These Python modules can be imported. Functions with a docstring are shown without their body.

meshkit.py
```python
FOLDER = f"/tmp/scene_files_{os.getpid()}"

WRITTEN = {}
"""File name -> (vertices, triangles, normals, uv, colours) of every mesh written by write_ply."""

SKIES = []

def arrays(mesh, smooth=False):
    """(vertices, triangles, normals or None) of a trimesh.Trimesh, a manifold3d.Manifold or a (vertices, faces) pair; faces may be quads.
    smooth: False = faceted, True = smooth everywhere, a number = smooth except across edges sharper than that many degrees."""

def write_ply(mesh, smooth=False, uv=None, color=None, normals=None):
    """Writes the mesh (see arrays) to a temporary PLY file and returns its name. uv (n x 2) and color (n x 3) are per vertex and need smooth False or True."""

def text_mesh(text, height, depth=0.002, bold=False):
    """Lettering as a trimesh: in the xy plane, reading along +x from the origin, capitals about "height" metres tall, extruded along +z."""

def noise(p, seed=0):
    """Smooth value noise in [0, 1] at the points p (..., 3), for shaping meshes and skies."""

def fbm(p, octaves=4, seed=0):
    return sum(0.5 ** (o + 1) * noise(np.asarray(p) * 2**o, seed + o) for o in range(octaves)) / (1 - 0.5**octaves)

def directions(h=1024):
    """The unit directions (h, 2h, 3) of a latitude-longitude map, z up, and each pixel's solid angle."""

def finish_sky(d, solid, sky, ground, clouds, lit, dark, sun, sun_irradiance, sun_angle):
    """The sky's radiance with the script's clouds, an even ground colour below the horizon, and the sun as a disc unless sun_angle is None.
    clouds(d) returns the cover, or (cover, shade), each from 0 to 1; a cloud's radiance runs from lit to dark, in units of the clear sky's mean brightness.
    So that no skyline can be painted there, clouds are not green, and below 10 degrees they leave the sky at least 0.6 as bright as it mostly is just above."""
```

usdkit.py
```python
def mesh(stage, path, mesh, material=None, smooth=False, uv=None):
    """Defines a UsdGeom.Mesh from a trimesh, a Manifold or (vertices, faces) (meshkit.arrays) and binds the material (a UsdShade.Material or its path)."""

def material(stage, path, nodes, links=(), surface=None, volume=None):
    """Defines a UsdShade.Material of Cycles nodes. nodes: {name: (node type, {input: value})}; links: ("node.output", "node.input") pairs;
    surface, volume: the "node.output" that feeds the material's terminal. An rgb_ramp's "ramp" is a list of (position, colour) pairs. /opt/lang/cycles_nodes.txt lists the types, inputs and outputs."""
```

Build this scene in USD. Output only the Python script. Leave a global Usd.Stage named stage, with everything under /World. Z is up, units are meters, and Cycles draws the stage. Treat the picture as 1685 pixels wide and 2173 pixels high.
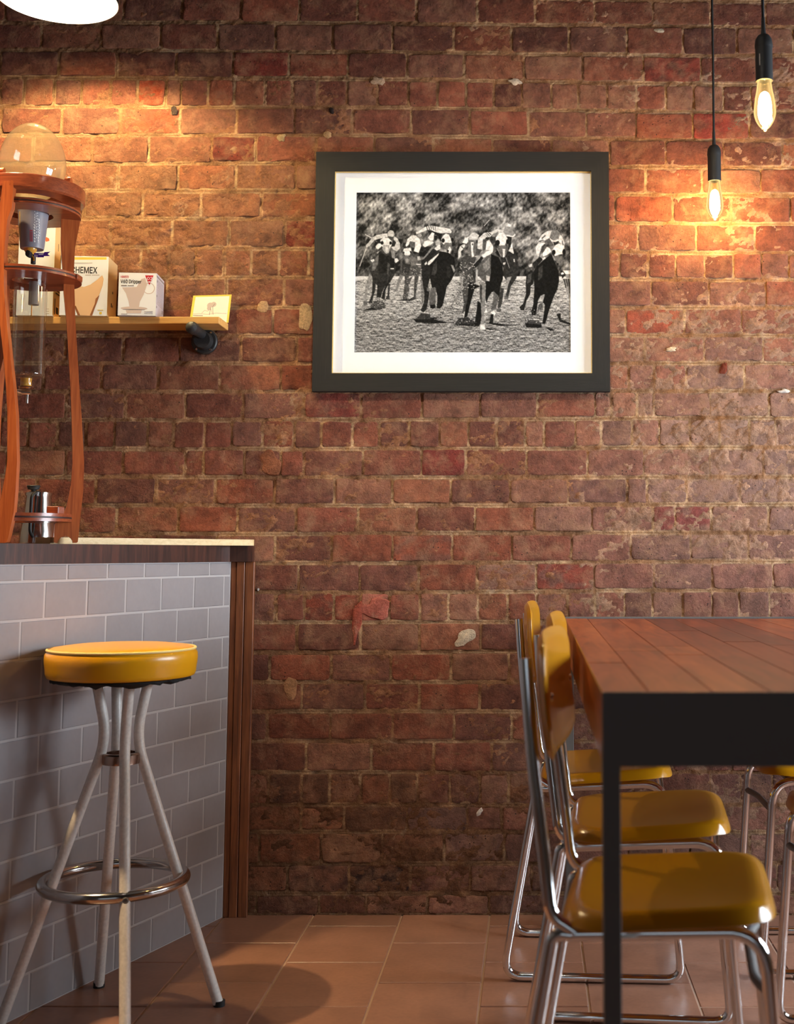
import math, random
import numpy as np, trimesh, manifold3d as m3
import shapely.geometry as sg, shapely.affinity as sa
from shapely.ops import unary_union
from pxr import Usd, UsdGeom, UsdLux, UsdShade, Gf, Sdf, Vt
import usdkit, meshkit
random.seed(7); rng = np.random.default_rng(7)
stage = Usd.Stage.CreateInMemory()
UsdGeom.SetStageUpAxis(stage, 'Z'); UsdGeom.SetStageMetersPerUnit(stage, 1.0)
UsdGeom.Xform.Define(stage, '/World'); UsdGeom.Scope.Define(stage, '/World/Looks')

# ------------------------------------------------------------------ camera
H, F, CX, CY = .95, 2600., 1130., 916.
PT = math.atan(.0995); S_, C_ = math.sin(PT), math.cos(PT)
EYE = np.array([0, 0, H])
cam = UsdGeom.Camera.Define(stage, '/World/camera')
MM = 36. / 1685
cam.CreateHorizontalApertureAttr(36.); cam.CreateVerticalApertureAttr(36. * 2173 / 1685)
cam.CreateFocalLengthAttr(F * MM)
cam.CreateHorizontalApertureOffsetAttr((842.5 - CX) * MM); cam.CreateVerticalApertureOffsetAttr((CY - 1086.5) * MM)
cam.CreateFStopAttr(5.0); cam.CreateFocusDistanceAttr(3.05); cam.CreateClippingRangeAttr(Gf.Vec2f(.05, 60))
cx = UsdGeom.Xformable(cam); cx.AddTranslateOp().Set(Gf.Vec3d(0, 0, H)); cx.AddRotateXOp().Set(90 + math.degrees(PT))
cam.CreateExposureAttr(0.0)

# ------------------------------------------------------------------ daylight and lamp strengths
SKY = .1          # dome
DAY = 31.           # daylight through the right-hand window
REAR = .45           # daylight through the shop front behind the camera
PEND_A, SPOT, PIC_FILL, BULB = 36., 7000., 1500., 8.
WARM = (1.0, .60, .25)
dome = UsdLux.DomeLight.Define(stage, '/World/sky'); dome.CreateIntensityAttr(SKY); dome.CreateColorAttr(Gf.Vec3f(.75, .87, 1.0))


def rect_light(name, loc, rot, w, h, power, col):
    l = UsdLux.RectLight.Define(stage, '/World/' + name)
    l.CreateWidthAttr(w); l.CreateHeightAttr(h); l.CreateIntensityAttr(power); l.CreateColorAttr(Gf.Vec3f(*col))
    x = UsdGeom.Xformable(l); x.AddTranslateOp().Set(Gf.Vec3d(*loc)); x.AddRotateXYZOp().Set(Gf.Vec3f(*rot))
    return l


rect_light('daylight_side', (2.20, 2.48, 1.15), (90, 0, 90), 1.5, 1.15, DAY, (.80, .90, 1.0))
rect_light('daylight_front', (.1, -2.72, 1.15), (90, 0, 0), 2.6, 1.4, REAR, (.80, .90, 1.0))


# ------------------------------------------------------------------ helpers: pixel of the photograph -> place in the room
def ray(x, y):
    b = CY - y
    return np.array([x - CX, F * C_ - b * S_, F * S_ + b * C_])


def at(x, y, D):
    d = ray(x, y); return d * (D / d[1]) + EYE


def floor_at(x, y, z=0.):
    d = ray(x, y); return d * ((z - H) / d[2]) + EYE


def onp(x, y, P, n):
    d = ray(x, y); return d * (np.dot(np.asarray(P) - EYE, n) / np.dot(d, n)) + EYE


def lin(r, g, b):
    v = np.array([r, g, b]) / 255.
    return tuple(np.where(v < .04045, v / 12.92, ((v + .055) / 1.055) ** 2.4))


WALL = float(floor_at(1000, 1942)[1])
USED, BASE = {}, {}


def fresh(parent, name):
    p = f'{parent}/{name}'; n = USED.get(p, 0); USED[p] = n + 1
    return p if n == 0 else f'{p}_{n:03d}'


def tag(prim, label=None, cat=None, group=None, kind=None):
    for k, v in (('label', label), ('category', cat), ('group', group), ('kind', kind)):
        if v:
            prim.SetCustomDataByKey(k, v)


def thing(name, base, label=None, cat=None, group=None, kind=None, rotz=0, parent='/World'):
    path = fresh(parent, name)
    x = UsdGeom.Xform.Define(stage, path)
    x.AddTranslateOp().Set(Gf.Vec3d(*map(float, base)))
    if rotz:
        x.AddRotateZOp().Set(rotz)
    BASE[path] = np.asarray(base, float)
    tag(x.GetPrim(), label, cat, group, kind)
    return path


def arr(mesh, smooth):
    return meshkit.arrays(mesh, smooth)


def put(name, mesh, mat, parent='/World', smooth=30, label=None, cat=None, group=None, kind=None, tint=None, world=True):
    """One Mesh prim. Points are given in the world and stored relative to the thing's base."""
    path = fresh(parent, name)
    v, f, n = arr(mesh, smooth)
    b = BASE.get(parent)
    if world and b is not None:
        v = v - b
    BASE[path] = b if b is not None else np.zeros(3)
    g = usdkit.mesh(stage, path, (v, f), M[mat] if isinstance(mat, str) else mat)
    if n is not None:
        g.CreateNormalsAttr(Vt.Vec3fArray.FromNumpy(n.astype(np.float32))); g.SetNormalsInterpolation('vertex')
    if tint is not None:
        t = np.broadcast_to(np.asarray(tint, np.float32), (len(v), 3)).copy()
        UsdGeom.PrimvarsAPI(g).CreatePrimvar('tint', Sdf.ValueTypeNames.Color3fArray, 'vertex').Set(Vt.Vec3fArray.FromNumpy(t))
    tag(g.GetPrim(), label, cat, group, kind)
    return path


def copy(src, loc, label=None, rotz=0, group=None):
    p0 = stage.GetPrimAtPath(src); was = p0.GetCustomData()
    base = src.split('/')[-1]
    if base[-4:-3] == '_' and base[-3:].isdigit():
        base = base[:-4]
    path = fresh('/World', base)
    x = UsdGeom.Xform.Define(stage, path)
    x.AddTranslateOp().Set(Gf.Vec3d(*map(float, loc)))
    x.AddRotateZOp().Set(rotz)
    x.GetPrim().GetReferences().AddInternalReference(Sdf.Path(src)); x.GetPrim().SetInstanceable(True)
    tag(x.GetPrim(), label or was.get('label'), was.get('category'), group or was.get('group'), was.get('kind'))
    return path


def cat_(*ms):
    return trimesh.util.concatenate([m for m in ms])


def tm(mesh):
    m = mesh.to_mesh(); return trimesh.Trimesh(np.array(m.vert_properties[:, :3]), np.array(m.tri_verts), process=False)


def box(x0, x1, y0, y1, z0, z1, c=.002):
    """A box with chamfered edges."""
    x0, x1 = sorted((x0, x1)); y0, y1 = sorted((y0, y1)); z0, z1 = sorted((z0, z1))
    c = min(c, (x1 - x0) / 3, (y1 - y0) / 3, (z1 - z0) / 3)
    p = []
    for a, X in ((1, x0), (-1, x1)):
        for b, Y in ((1, y0), (-1, y1)):
            for d, Z in ((1, z0), (-1, z1)):
                p += [(X, Y + b * c, Z + d * c), (X + a * c, Y, Z + d * c), (X + a * c, Y + b * c, Z)]
    return trimesh.convex.convex_hull(np.array(p))


def xf(mesh, M4):
    m = mesh.copy(); m.apply_transform(M4); return m


def moved(mesh, t, rz=0):
    m = mesh.copy()
    if rz:
        m.apply_transform(trimesh.transformations.rotation_matrix(rz, [0, 0, 1]))
    m.apply_translation(t); return m


def frame_from(o, u, v, n):
    T = np.eye(4); T[:3, 0], T[:3, 1], T[:3, 2], T[:3, 3] = u, v, n, o
    return T


def prism(poly, o, u, v, depth):
    """Extrudes a shapely polygon given in the plane (o; u, v) by depth along u x v."""
    u, v = np.asarray(u, float), np.asarray(v, float)
    n = np.cross(u, v)
    gs = [g for g in getattr(poly, 'geoms', [poly]) if g.area > 1e-12]
    m = cat_(*[trimesh.creation.extrude_polygon(g, abs(depth), engine='earcut') for g in gs])
    if depth < 0:
        m.apply_translation([0, 0, depth])
    return xf(m, frame_from(o, u, v, n))


def traced(pts, P, n, depth, soft=0., hole=None, grow=0.):
    """An outline read off the photograph, stood on the upright plane through P with horizontal normal n (towards the viewer), given real thickness behind it."""
    n = np.asarray(n, float); n = n / np.linalg.norm(n)
    u = np.array([-n[1], n[0], 0.]); v = np.array([0, 0, 1.])
    q = np.array([onp(x, y, P, n) - P for x, y in pts])
    g = sg.Polygon(np.c_[q @ u, q @ v]).buffer(0)
    if soft:
        g = g.buffer(-soft).buffer(2 * soft).buffer(-soft)
    if grow:
        g = g.buffer(grow)
    if hole is not None:
        g = g.difference(hole(lambda x, y: ((onp(x, y, P, n) - P) @ u, (onp(x, y, P, n) - P) @ v)))
    g = g.simplify(.0004)
    return prism(g, P, u, v, -depth)


def fillet(pts, r, n=7):
    """Rounds the corners of a polyline."""
    pts = [np.asarray(p, float) for p in pts]
    rs = r if isinstance(r, (list, tuple)) else [r] * len(pts)
    out = [pts[0]]
    for i in range(1, len(pts) - 1):
        a, b, c = pts[i - 1], pts[i], pts[i + 1]
        d1, d2 = (a - b), (c - b)
        l1, l2 = np.linalg.norm(d1), np.linalg.norm(d2)
        k = min(rs[i], l1 * .49, l2 * .49)
        p, q = b + d1 / l1 * k, b + d2 / l2 * k
        for t in np.linspace(0, 1, n):
            out.append((1 - t) ** 2 * p + 2 * t * (1 - t) * b + t * t * q)
    out.append(pts[-1])
    return np.array(out)


def tube(path, r, sides=14, closed=False, cap=True):
    p = np.asarray(path, float)
    keep = [0] + [i for i in range(1, len(p)) if np.linalg.norm(p[i] - p[i - 1]) > 1e-6]
    p = p[keep]
    if closed and np.linalg.norm(p[0] - p[-1]) < 1e-6:
        p = p[:-1]
    k = len(p)
    t = (np.roll(p, -1, 0) - np.roll(p, 1, 0)) if closed else np.gradient(p, axis=0)
    t /= np.linalg.norm(t, axis=1, keepdims=True)
    a = np.cross(t[0], [0, 0, 1.] if abs(t[0][2]) < .9 else [1., 0, 0]); a /= np.linalg.norm(a)
    A = []
    for i in range(k):
        a = a - t[i] * np.dot(a, t[i]); a /= np.linalg.norm(a); A.append(a)
    A = np.array(A); B = np.cross(t, A)
    rr = np.broadcast_to(r, (k,))[:, None, None]
    ang = np.arange(sides) * 2 * np.pi / sides
    v = p[:, None] + rr * (np.cos(ang)[None, :, None] * A[:, None] + np.sin(ang)[None, :, None] * B[:, None])
    v = v.reshape(-1, 3)
    rows = k if closed else k - 1
    i, j = np.meshgrid(np.arange(rows), np.arange(sides), indexing='ij')
    i2 = (i + 1) % k; j2 = (j + 1) % sides
    q = np.stack([i * sides + j, i * sides + j2, i2 * sides + j2, i2 * sides + j], -1).reshape(-1, 4)
    f = np.vstack([q[:, [0, 1, 2]], q[:, [0, 2, 3]]])
    if not closed and cap:
        v = np.vstack([v, p[0], p[-1]]); e = len(v)
        jj = np.arange(sides); j3 = (jj + 1) % sides
        f = np.vstack([f, np.c_[np.full(sides, e - 2), j3, jj], np.c_[np.full(sides, e - 1), (k - 1) * sides + jj, (k - 1) * sides + j3]])
    m = trimesh.Trimesh(v, f, process=False); m.fix_normals(); return m


def lathe(prof, n=48, at_=(0, 0, 0)):
    """Turns a profile of (radius, height) round the upright axis through at_."""
    pr = np.array(prof, float); k = len(pr)
    ang = np.arange(n) * 2 * np.pi / n
    v = np.stack([pr[:, None, 0] * np.cos(ang), pr[:, None, 0] * np.sin(ang), np.broadcast_to(pr[:, None, 1], (k, n))], -1).reshape(-1, 3)
    i, j = np.meshgrid(np.arange(k - 1), np.arange(n), indexing='ij'); j2 = (j + 1) % n
    q = np.stack([i * n + j, i * n + j2, (i + 1) * n + j2, (i + 1) * n + j], -1).reshape(-1, 4)
    f = np.vstack([q[:, [0, 1, 2]], q[:, [0, 2, 3]]])
    m = trimesh.Trimesh(v, f, process=True); m.update_faces(m.nondegenerate_faces()); m.apply_translation(at_)
    return m


def curve(pts, n=24):
    """A smooth curve through the points."""
    from scipy.interpolate import PchipInterpolator
    p = np.array(pts, float); t = np.linspace(0, 1, len(p))
    return PchipInterpolator(t, p)(np.linspace(0, 1, n))


def rrect(w, h, r, n=6):
    return sg.box(-w / 2 + r, -h / 2 + r, w / 2 - r, h / 2 - r).buffer(r, quad_segs=n)


# ------------------------------------------------------------------ materials
M = {}


def mat(name, nodes, links, surface='p.BSDF'):
    M[name] = usdkit.material(stage, '/World/Looks/' + name, nodes, links, surface=surface)
    return M[name]


def plain(name, col, rough=.5, metal=0., bump=0., scale=200., vary=0., **kw):
    n = {'p': ('principled_bsdf', {'base_color': col, 'roughness': rough, 'metallic': metal, **kw})}; l = []
    if bump or vary:
        n['g'] = ('texture_coordinate', {}); n['no'] = ('noise_texture', {'scale': scale, 'detail': 4.}); l += [('g.object', 'no.vector')]
    if bump:
        n['b'] = ('bump', {'strength': bump, 'distance': .002}); l += [('no.fac', 'b.height'), ('b.normal', 'p.normal')]
    if vary:
        lo = tuple(x * (1 - vary) for x in col); hi = tuple(min(1, x * (1 + vary)) for x in col)
        n['r'] = ('rgb_ramp', {'ramp': [(.3, lo), (.7, hi)]}); l += [('no.fac', 'r.fac'), ('r.color', 'p.base_color')]
    return mat(name, n, l)


def wood(name, dark, mid, light, stretch=(1.5, 30, 30), rough=.45, scale=3., coat=0., bump=.15):
    """Timber: long grain along the axis with the small stretch."""
    return mat(name, {
        'g': ('geometry', {}), 'm': ('mapping', {'scale': stretch}),
        'n1': ('noise_texture', {'scale': scale, 'detail': 6., 'roughness': .65, 'distortion': .6}),
        'r': ('rgb_ramp', {'ramp': [(.25, dark), (.5, mid), (.75, light)]}),
        'n2': ('noise_texture', {'scale': scale * 6, 'detail': 3.}),
        'b': ('bump', {'strength': bump, 'distance': .001}),
        'p': ('principled_bsdf', {'roughness': rough, 'coat_weight': coat, 'coat_roughness': .15})},
        [('g.position', 'm.vector'), ('m.vector', 'n1.vector'), ('m.vector', 'n2.vector'), ('n1.fac', 'r.fac'), ('r.color', 'p.base_color'), ('n2.fac', 'b.height'), ('b.normal', 'p.normal')])


def tinted(name, rough, scales, amount, bump, dist, pits=0., lime=None, spec=.3, limeat=(.60, .72), fine=None):
    """A surface whose own colour comes piece by piece from its 'tint', mottled by noise."""
    n = {'a': ('attribute', {'attribute': 'tint'}), 'g': ('geometry', {}),
         'n1': ('noise_texture', {'scale': scales[0], 'detail': 5., 'roughness': .6}), 'n2': ('noise_texture', {'scale': scales[1], 'detail': 6., 'roughness': .7}),
         'r1': ('rgb_ramp', {'ramp': [(.28, (1 - amount,) * 3), (.5, (1., 1., 1.)), (.75, (1 + amount, 1 + amount, 1 + amount * .9))]}),
         'r2': ('rgb_ramp', {'ramp': [(.3, (1 - (fine or amount * .7),) * 3), (.7, (1 + (fine or amount * .7),) * 3)]}),
         'x1': ('mix_color', {'blend_type': 'multiply', 'fac': 1., 'use_clamp_result': False}), 'x2': ('mix_color', {'blend_type': 'multiply', 'fac': 1., 'use_clamp_result': False}),
         'b': ('bump', {'strength': bump, 'distance': dist}), 'p': ('principled_bsdf', {'roughness': rough, 'specular_ior_level': spec})}
    l = [('g.position', 'n1.vector'), ('g.position', 'n2.vector'), ('n1.fac', 'r1.fac'), ('n2.fac', 'r2.fac'), ('a.color', 'x1.a'), ('r1.color', 'x1.b'),
         ('x1.result', 'x2.a'), ('r2.color', 'x2.b'), ('n2.fac', 'b.height'), ('b.normal', 'p.normal')]
    last = 'x2.result'
    if lime is not None:
        n['n3'] = ('noise_texture', {'scale': scales[0] * .55, 'detail': 7., 'roughness': .72, 'distortion': .4}); n['r3'] = ('rgb_ramp', {'ramp': [(limeat[0], (0., 0., 0.)), (limeat[1], (.62, .62, .62))]})
        n['x3'] = ('mix_color', {'b': lime, 'use_clamp_result': False})
        l += [('g.position', 'n3.vector'), ('n3.fac', 'r3.fac'), ('r3.color', 'x3.fac'), (last, 'x3.a')]; last = 'x3.result'
    if pits:
        n['v'] = ('voronoi_texture', {'scale': 75., 'randomness': 1.}); n['rv'] = ('rgb_ramp', {'ramp': [(.0, (1., 1., 1.)), (.10, (1., 1., 1.)), (.16, (0., 0., 0.))]})
        n['n4'] = ('noise_texture', {'scale': 16., 'detail': 2.}); n['r4'] = ('rgb_ramp', {'ramp': [(.56, (0., 0., 0.)), (.62, (pits,) * 3)]})
        n['xm'] = ('mix_color', {'blend_type': 'multiply', 'fac': 1.}); n['x4'] = ('mix_color', {'b': (.02, .012, .01)})
        l += [('g.position', 'v.vector'), ('v.distance', 'rv.fac'), ('g.position', 'n4.vector'), ('n4.fac', 'r4.fac'), ('rv.color', 'xm.a'), ('r4.color', 'xm.b'), ('xm.result', 'x4.fac'), (last, 'x4.a')]; last = 'x4.result'
    l.append((last, 'p.base_color'))
    return mat(name, n, l)


tinted('brick', .85, (26., 150.), .44, .9, .005, pits=.95, lime=lin(170, 128, 98), limeat=(.49, .71), fine=.24)
tinted('mortar', .95, (18., 170.), .42, 1.0, .006, lime=lin(196, 168, 138), limeat=(.58, .70), spec=.1)
tinted('floor_tile', .33, (9., 90.), .16, .10, .002, lime=lin(140, 112, 96), limeat=(.64, .85), spec=.45)
tinted('glazed_tile', .28, (6., 60.), .05, .05, .003, spec=.5)
tinted('table_timber', .38, (8., 60.), .0, .0, .001)
plain('grout_floor', lin(170, 140, 120), .9, bump=.4, scale=300)
plain('grout_white', lin(182, 176, 175), .85)
plain('plaster', lin(120, 108, 98), .9, bump=.1, scale=60)
plain('ceiling_paint', lin(84, 76, 70), .9)
plain('black_steel', lin(108, 107, 106), .45, bump=.1, scale=400, specular_ior_level=.3)
plain('black_iron', lin(34, 35, 37), .5, bump=.25, scale=300)
plain('chrome', (.78, .79, .80), .09, 1.)
plain('steel', (.68, .66, .63), .16, 1.)
plain('ring_chrome', (.50, .47, .45), .14, 1.)
plain('copper_steel', (.42, .30, .24), .22, 1.)
plain('stool_paint', lin(222, 214, 206), .35, bump=.15, scale=160, vary=.10)
plain('yellow_vinyl', lin(226, 158, 10), .30, bump=.10, scale=70, coat_weight=.15, coat_roughness=.2)
plain('cream_piping', lin(235, 205, 130), .5)
plain('yellow_shell', lin(184, 126, 12), .24, coat_weight=.25, coat_roughness=.12)
plain('black_cloth', lin(30, 28, 27), .9, bump=.4, scale=200)
plain('rubber', lin(28, 28, 29), .6)
plain('cord', lin(24, 24, 24), .8)
plain('shade_black', lin(25, 25, 26), .35)
plain('shade_white', (.86, .84, .80), .45)
plain('mat_board', (.90, .94, 1.0), .8)
plain('card_white', (.84, .84, .84), .55)
plain('card_cream', (.86, .80, .66), .6)
plain('card_side', lin(222, 186, 130), .6)
plain('card_grey', lin(190, 184, 190), .6)
plain('card_yellow', lin(240, 205, 80), .6)
plain('ink_black', lin(30, 28, 28), .6)
plain('ink_grey', lin(128, 120, 116), .6)
plain('ink_pale', lin(190, 176, 164), .6)
plain('ink_red', lin(186, 20, 40), .5)
plain('ink_orange', lin(225, 110, 70), .6)
plain('ink_peach', lin(226, 184, 140), .6)
plain('ink_pinkgrey', lin(206, 186, 176), .6)
plain('ink_brown', lin(140, 84, 44), .6)
plain('ink_white', (.9, .9, .9), .6)
plain('purple_ribbon', lin(84, 40, 150), .5)
plain('grey_plastic', lin(132, 130, 140), .38)
plain('brass', lin(214, 150, 50), .3, .6)
plain('amber_resin', lin(206, 150, 60), .2, specular_ior_level=.6)
wood('walnut', lin(36, 21, 17), lin(62, 36, 28), lin(96, 54, 40), (26, 26, 2.2), .4, 3., bump=.1)
wood('post_wood', lin(78, 44, 26), lin(128, 74, 42), lin(160, 98, 56), (34, 34, 2.), .5, 3.)
wood('maple', lin(212, 178, 120), lin(230, 200, 146), lin(240, 214, 164), (3, 20, 40), .5, 3., bump=.05)
wood('shelf_oak', lin(196, 140, 72), lin(218, 164, 92), lin(230, 182, 108), (2., 30, 46), .5, 3., bump=.05)
wood('bamboo', lin(146, 66, 32), lin(180, 92, 46), lin(204, 114, 60), (46, 46, 2.5), .32, 3., coat=.3, bump=.05)
wood('bamboo_ring', lin(112, 48, 26), lin(148, 70, 38), lin(176, 90, 50), (3, 40, 80), .32, 3., coat=.3, bump=.05)
plain('ply_dark', lin(58, 28, 20), .5)
wood('frame_wood', lin(8, 7, 6), lin(15, 14, 12), lin(27, 25, 21), (3, 60, 140), .75, 3., bump=.3)
wood('frame_wood_upright', lin(9, 9, 8), lin(17, 16, 14), lin(30, 28, 24), (140, 60, 3), .75, 3., bump=.3)
for k, (d, m_, l_) in enumerate([((92, 40, 22), (144, 68, 36), (172, 90, 48)), ((74, 30, 18), (118, 50, 28), (150, 72, 40)), ((106, 50, 26), (160, 82, 42), (186, 104, 56)), ((62, 26, 18), (100, 42, 26), (132, 62, 38))]):
    wood(f'table_timber_{k}', lin(*d), lin(*m_), lin(*l_), (9, 1.1, 9), .34, 3.5, coat=.12, bump=.06)


def clear(name, tintc, rough=.02, boost=1.0, ior=1.45, base=.04):
    """Thin glass: lets light straight through, mirrors more towards its rims."""
    return mat(name, {'t': ('transparent_bsdf', {'color': tintc}), 'g': ('glossy_bsdf', {'roughness': rough, 'color': (1., 1., 1.)}), 'f': ('layer_weight', {'blend': .3}),
                      'pw': ('math', {'math_type': 'power', 'value2': 2.6}), 'm': ('math', {'math_type': 'multiply_add', 'value2': .6 * boost, 'value3': base, 'use_clamp': True}), 'x': ('mix_closure', {})},
               [('f.facing', 'pw.value1'), ('pw.value', 'm.value1'), ('m.value', 'x.fac'), ('t.BSDF', 'x.closure1'), ('g.BSDF', 'x.closure2')], 'x.closure')


clear('glass', (.95, .95, .93), boost=1.5, base=.13)
mat('globe_glass', {'t': ('transparent_bsdf', {'color': (.94, .92, .88)}), 'd': ('translucent_bsdf', {'color': (.9, .74, .46)}), 'df': ('diffuse_bsdf', {'color': (.80, .64, .38)}), 'g': ('glossy_bsdf', {'roughness': .04}),
    'w': ('layer_weight', {'blend': .3}), 'pw': ('math', {'math_type': 'power', 'value2': 2.2}), 'ad': ('math', {'math_type': 'multiply_add', 'value2': .5, 'value3': .05, 'use_clamp': True}), 'x0': ('mix_closure', {'fac': .5}), 'x': ('mix_closure', {'fac': .22}), 'y': ('mix_closure', {})},
    [('w.facing', 'pw.value1'), ('pw.value', 'ad.value1'), ('d.BSDF', 'x0.closure1'), ('df.BSDF', 'x0.closure2'), ('t.BSDF', 'x.closure1'), ('x0.closure', 'x.closure2'), ('ad.value', 'y.fac'), ('x.closure', 'y.closure1'), ('g.BSDF', 'y.closure2')], 'y.closure')      # dusty thin glass
mat('bulb_glass', {'t': ('transparent_bsdf', {'color': (1.0, .90, .66)}), 'e': ('emission', {'color': (1.0, .66, .24), 'strength': 2.4}), 'g': ('glossy_bsdf', {'roughness': .03}), 'f': ('fresnel', {'IOR': 1.45}),
                   'w': ('layer_weight', {'blend': .45}), 'x': ('mix_closure', {}), 'y': ('mix_closure', {})},
    [('w.facing', 'x.fac'), ('t.BSDF', 'x.closure1'), ('e.emission', 'x.closure2'), ('f.fac', 'y.fac'), ('x.closure', 'y.closure1'), ('g.BSDF', 'y.closure2')], 'y.closure')      # amber tinted bulb glass, with the glow put into it as emission
clear('window_glass', (.97, .98, .98))
mat('smoked', {'t': ('transparent_bsdf', {'color': (.70, .68, .66)}), 'p': ('principled_bsdf', {'base_color': lin(150, 140, 136), 'roughness': .4}), 'x': ('mix_closure', {'fac': .6})},
    [('t.BSDF', 'x.closure1'), ('p.BSDF', 'x.closure2')], 'x.closure')


def glow(name, col, s):
    return mat(name, {'e': ('emission', {'color': col, 'strength': s})}, [], 'e.emission')


glow('filament', (1.0, .66, .26), 60. * BULB)
mat('print_ink', {'a': ('attribute', {'attribute': 'tint'}), 'p': ('principled_bsdf', {'roughness': .7, 'specular_ior_level': .08})}, [('a.color', 'p.base_color')])

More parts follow.
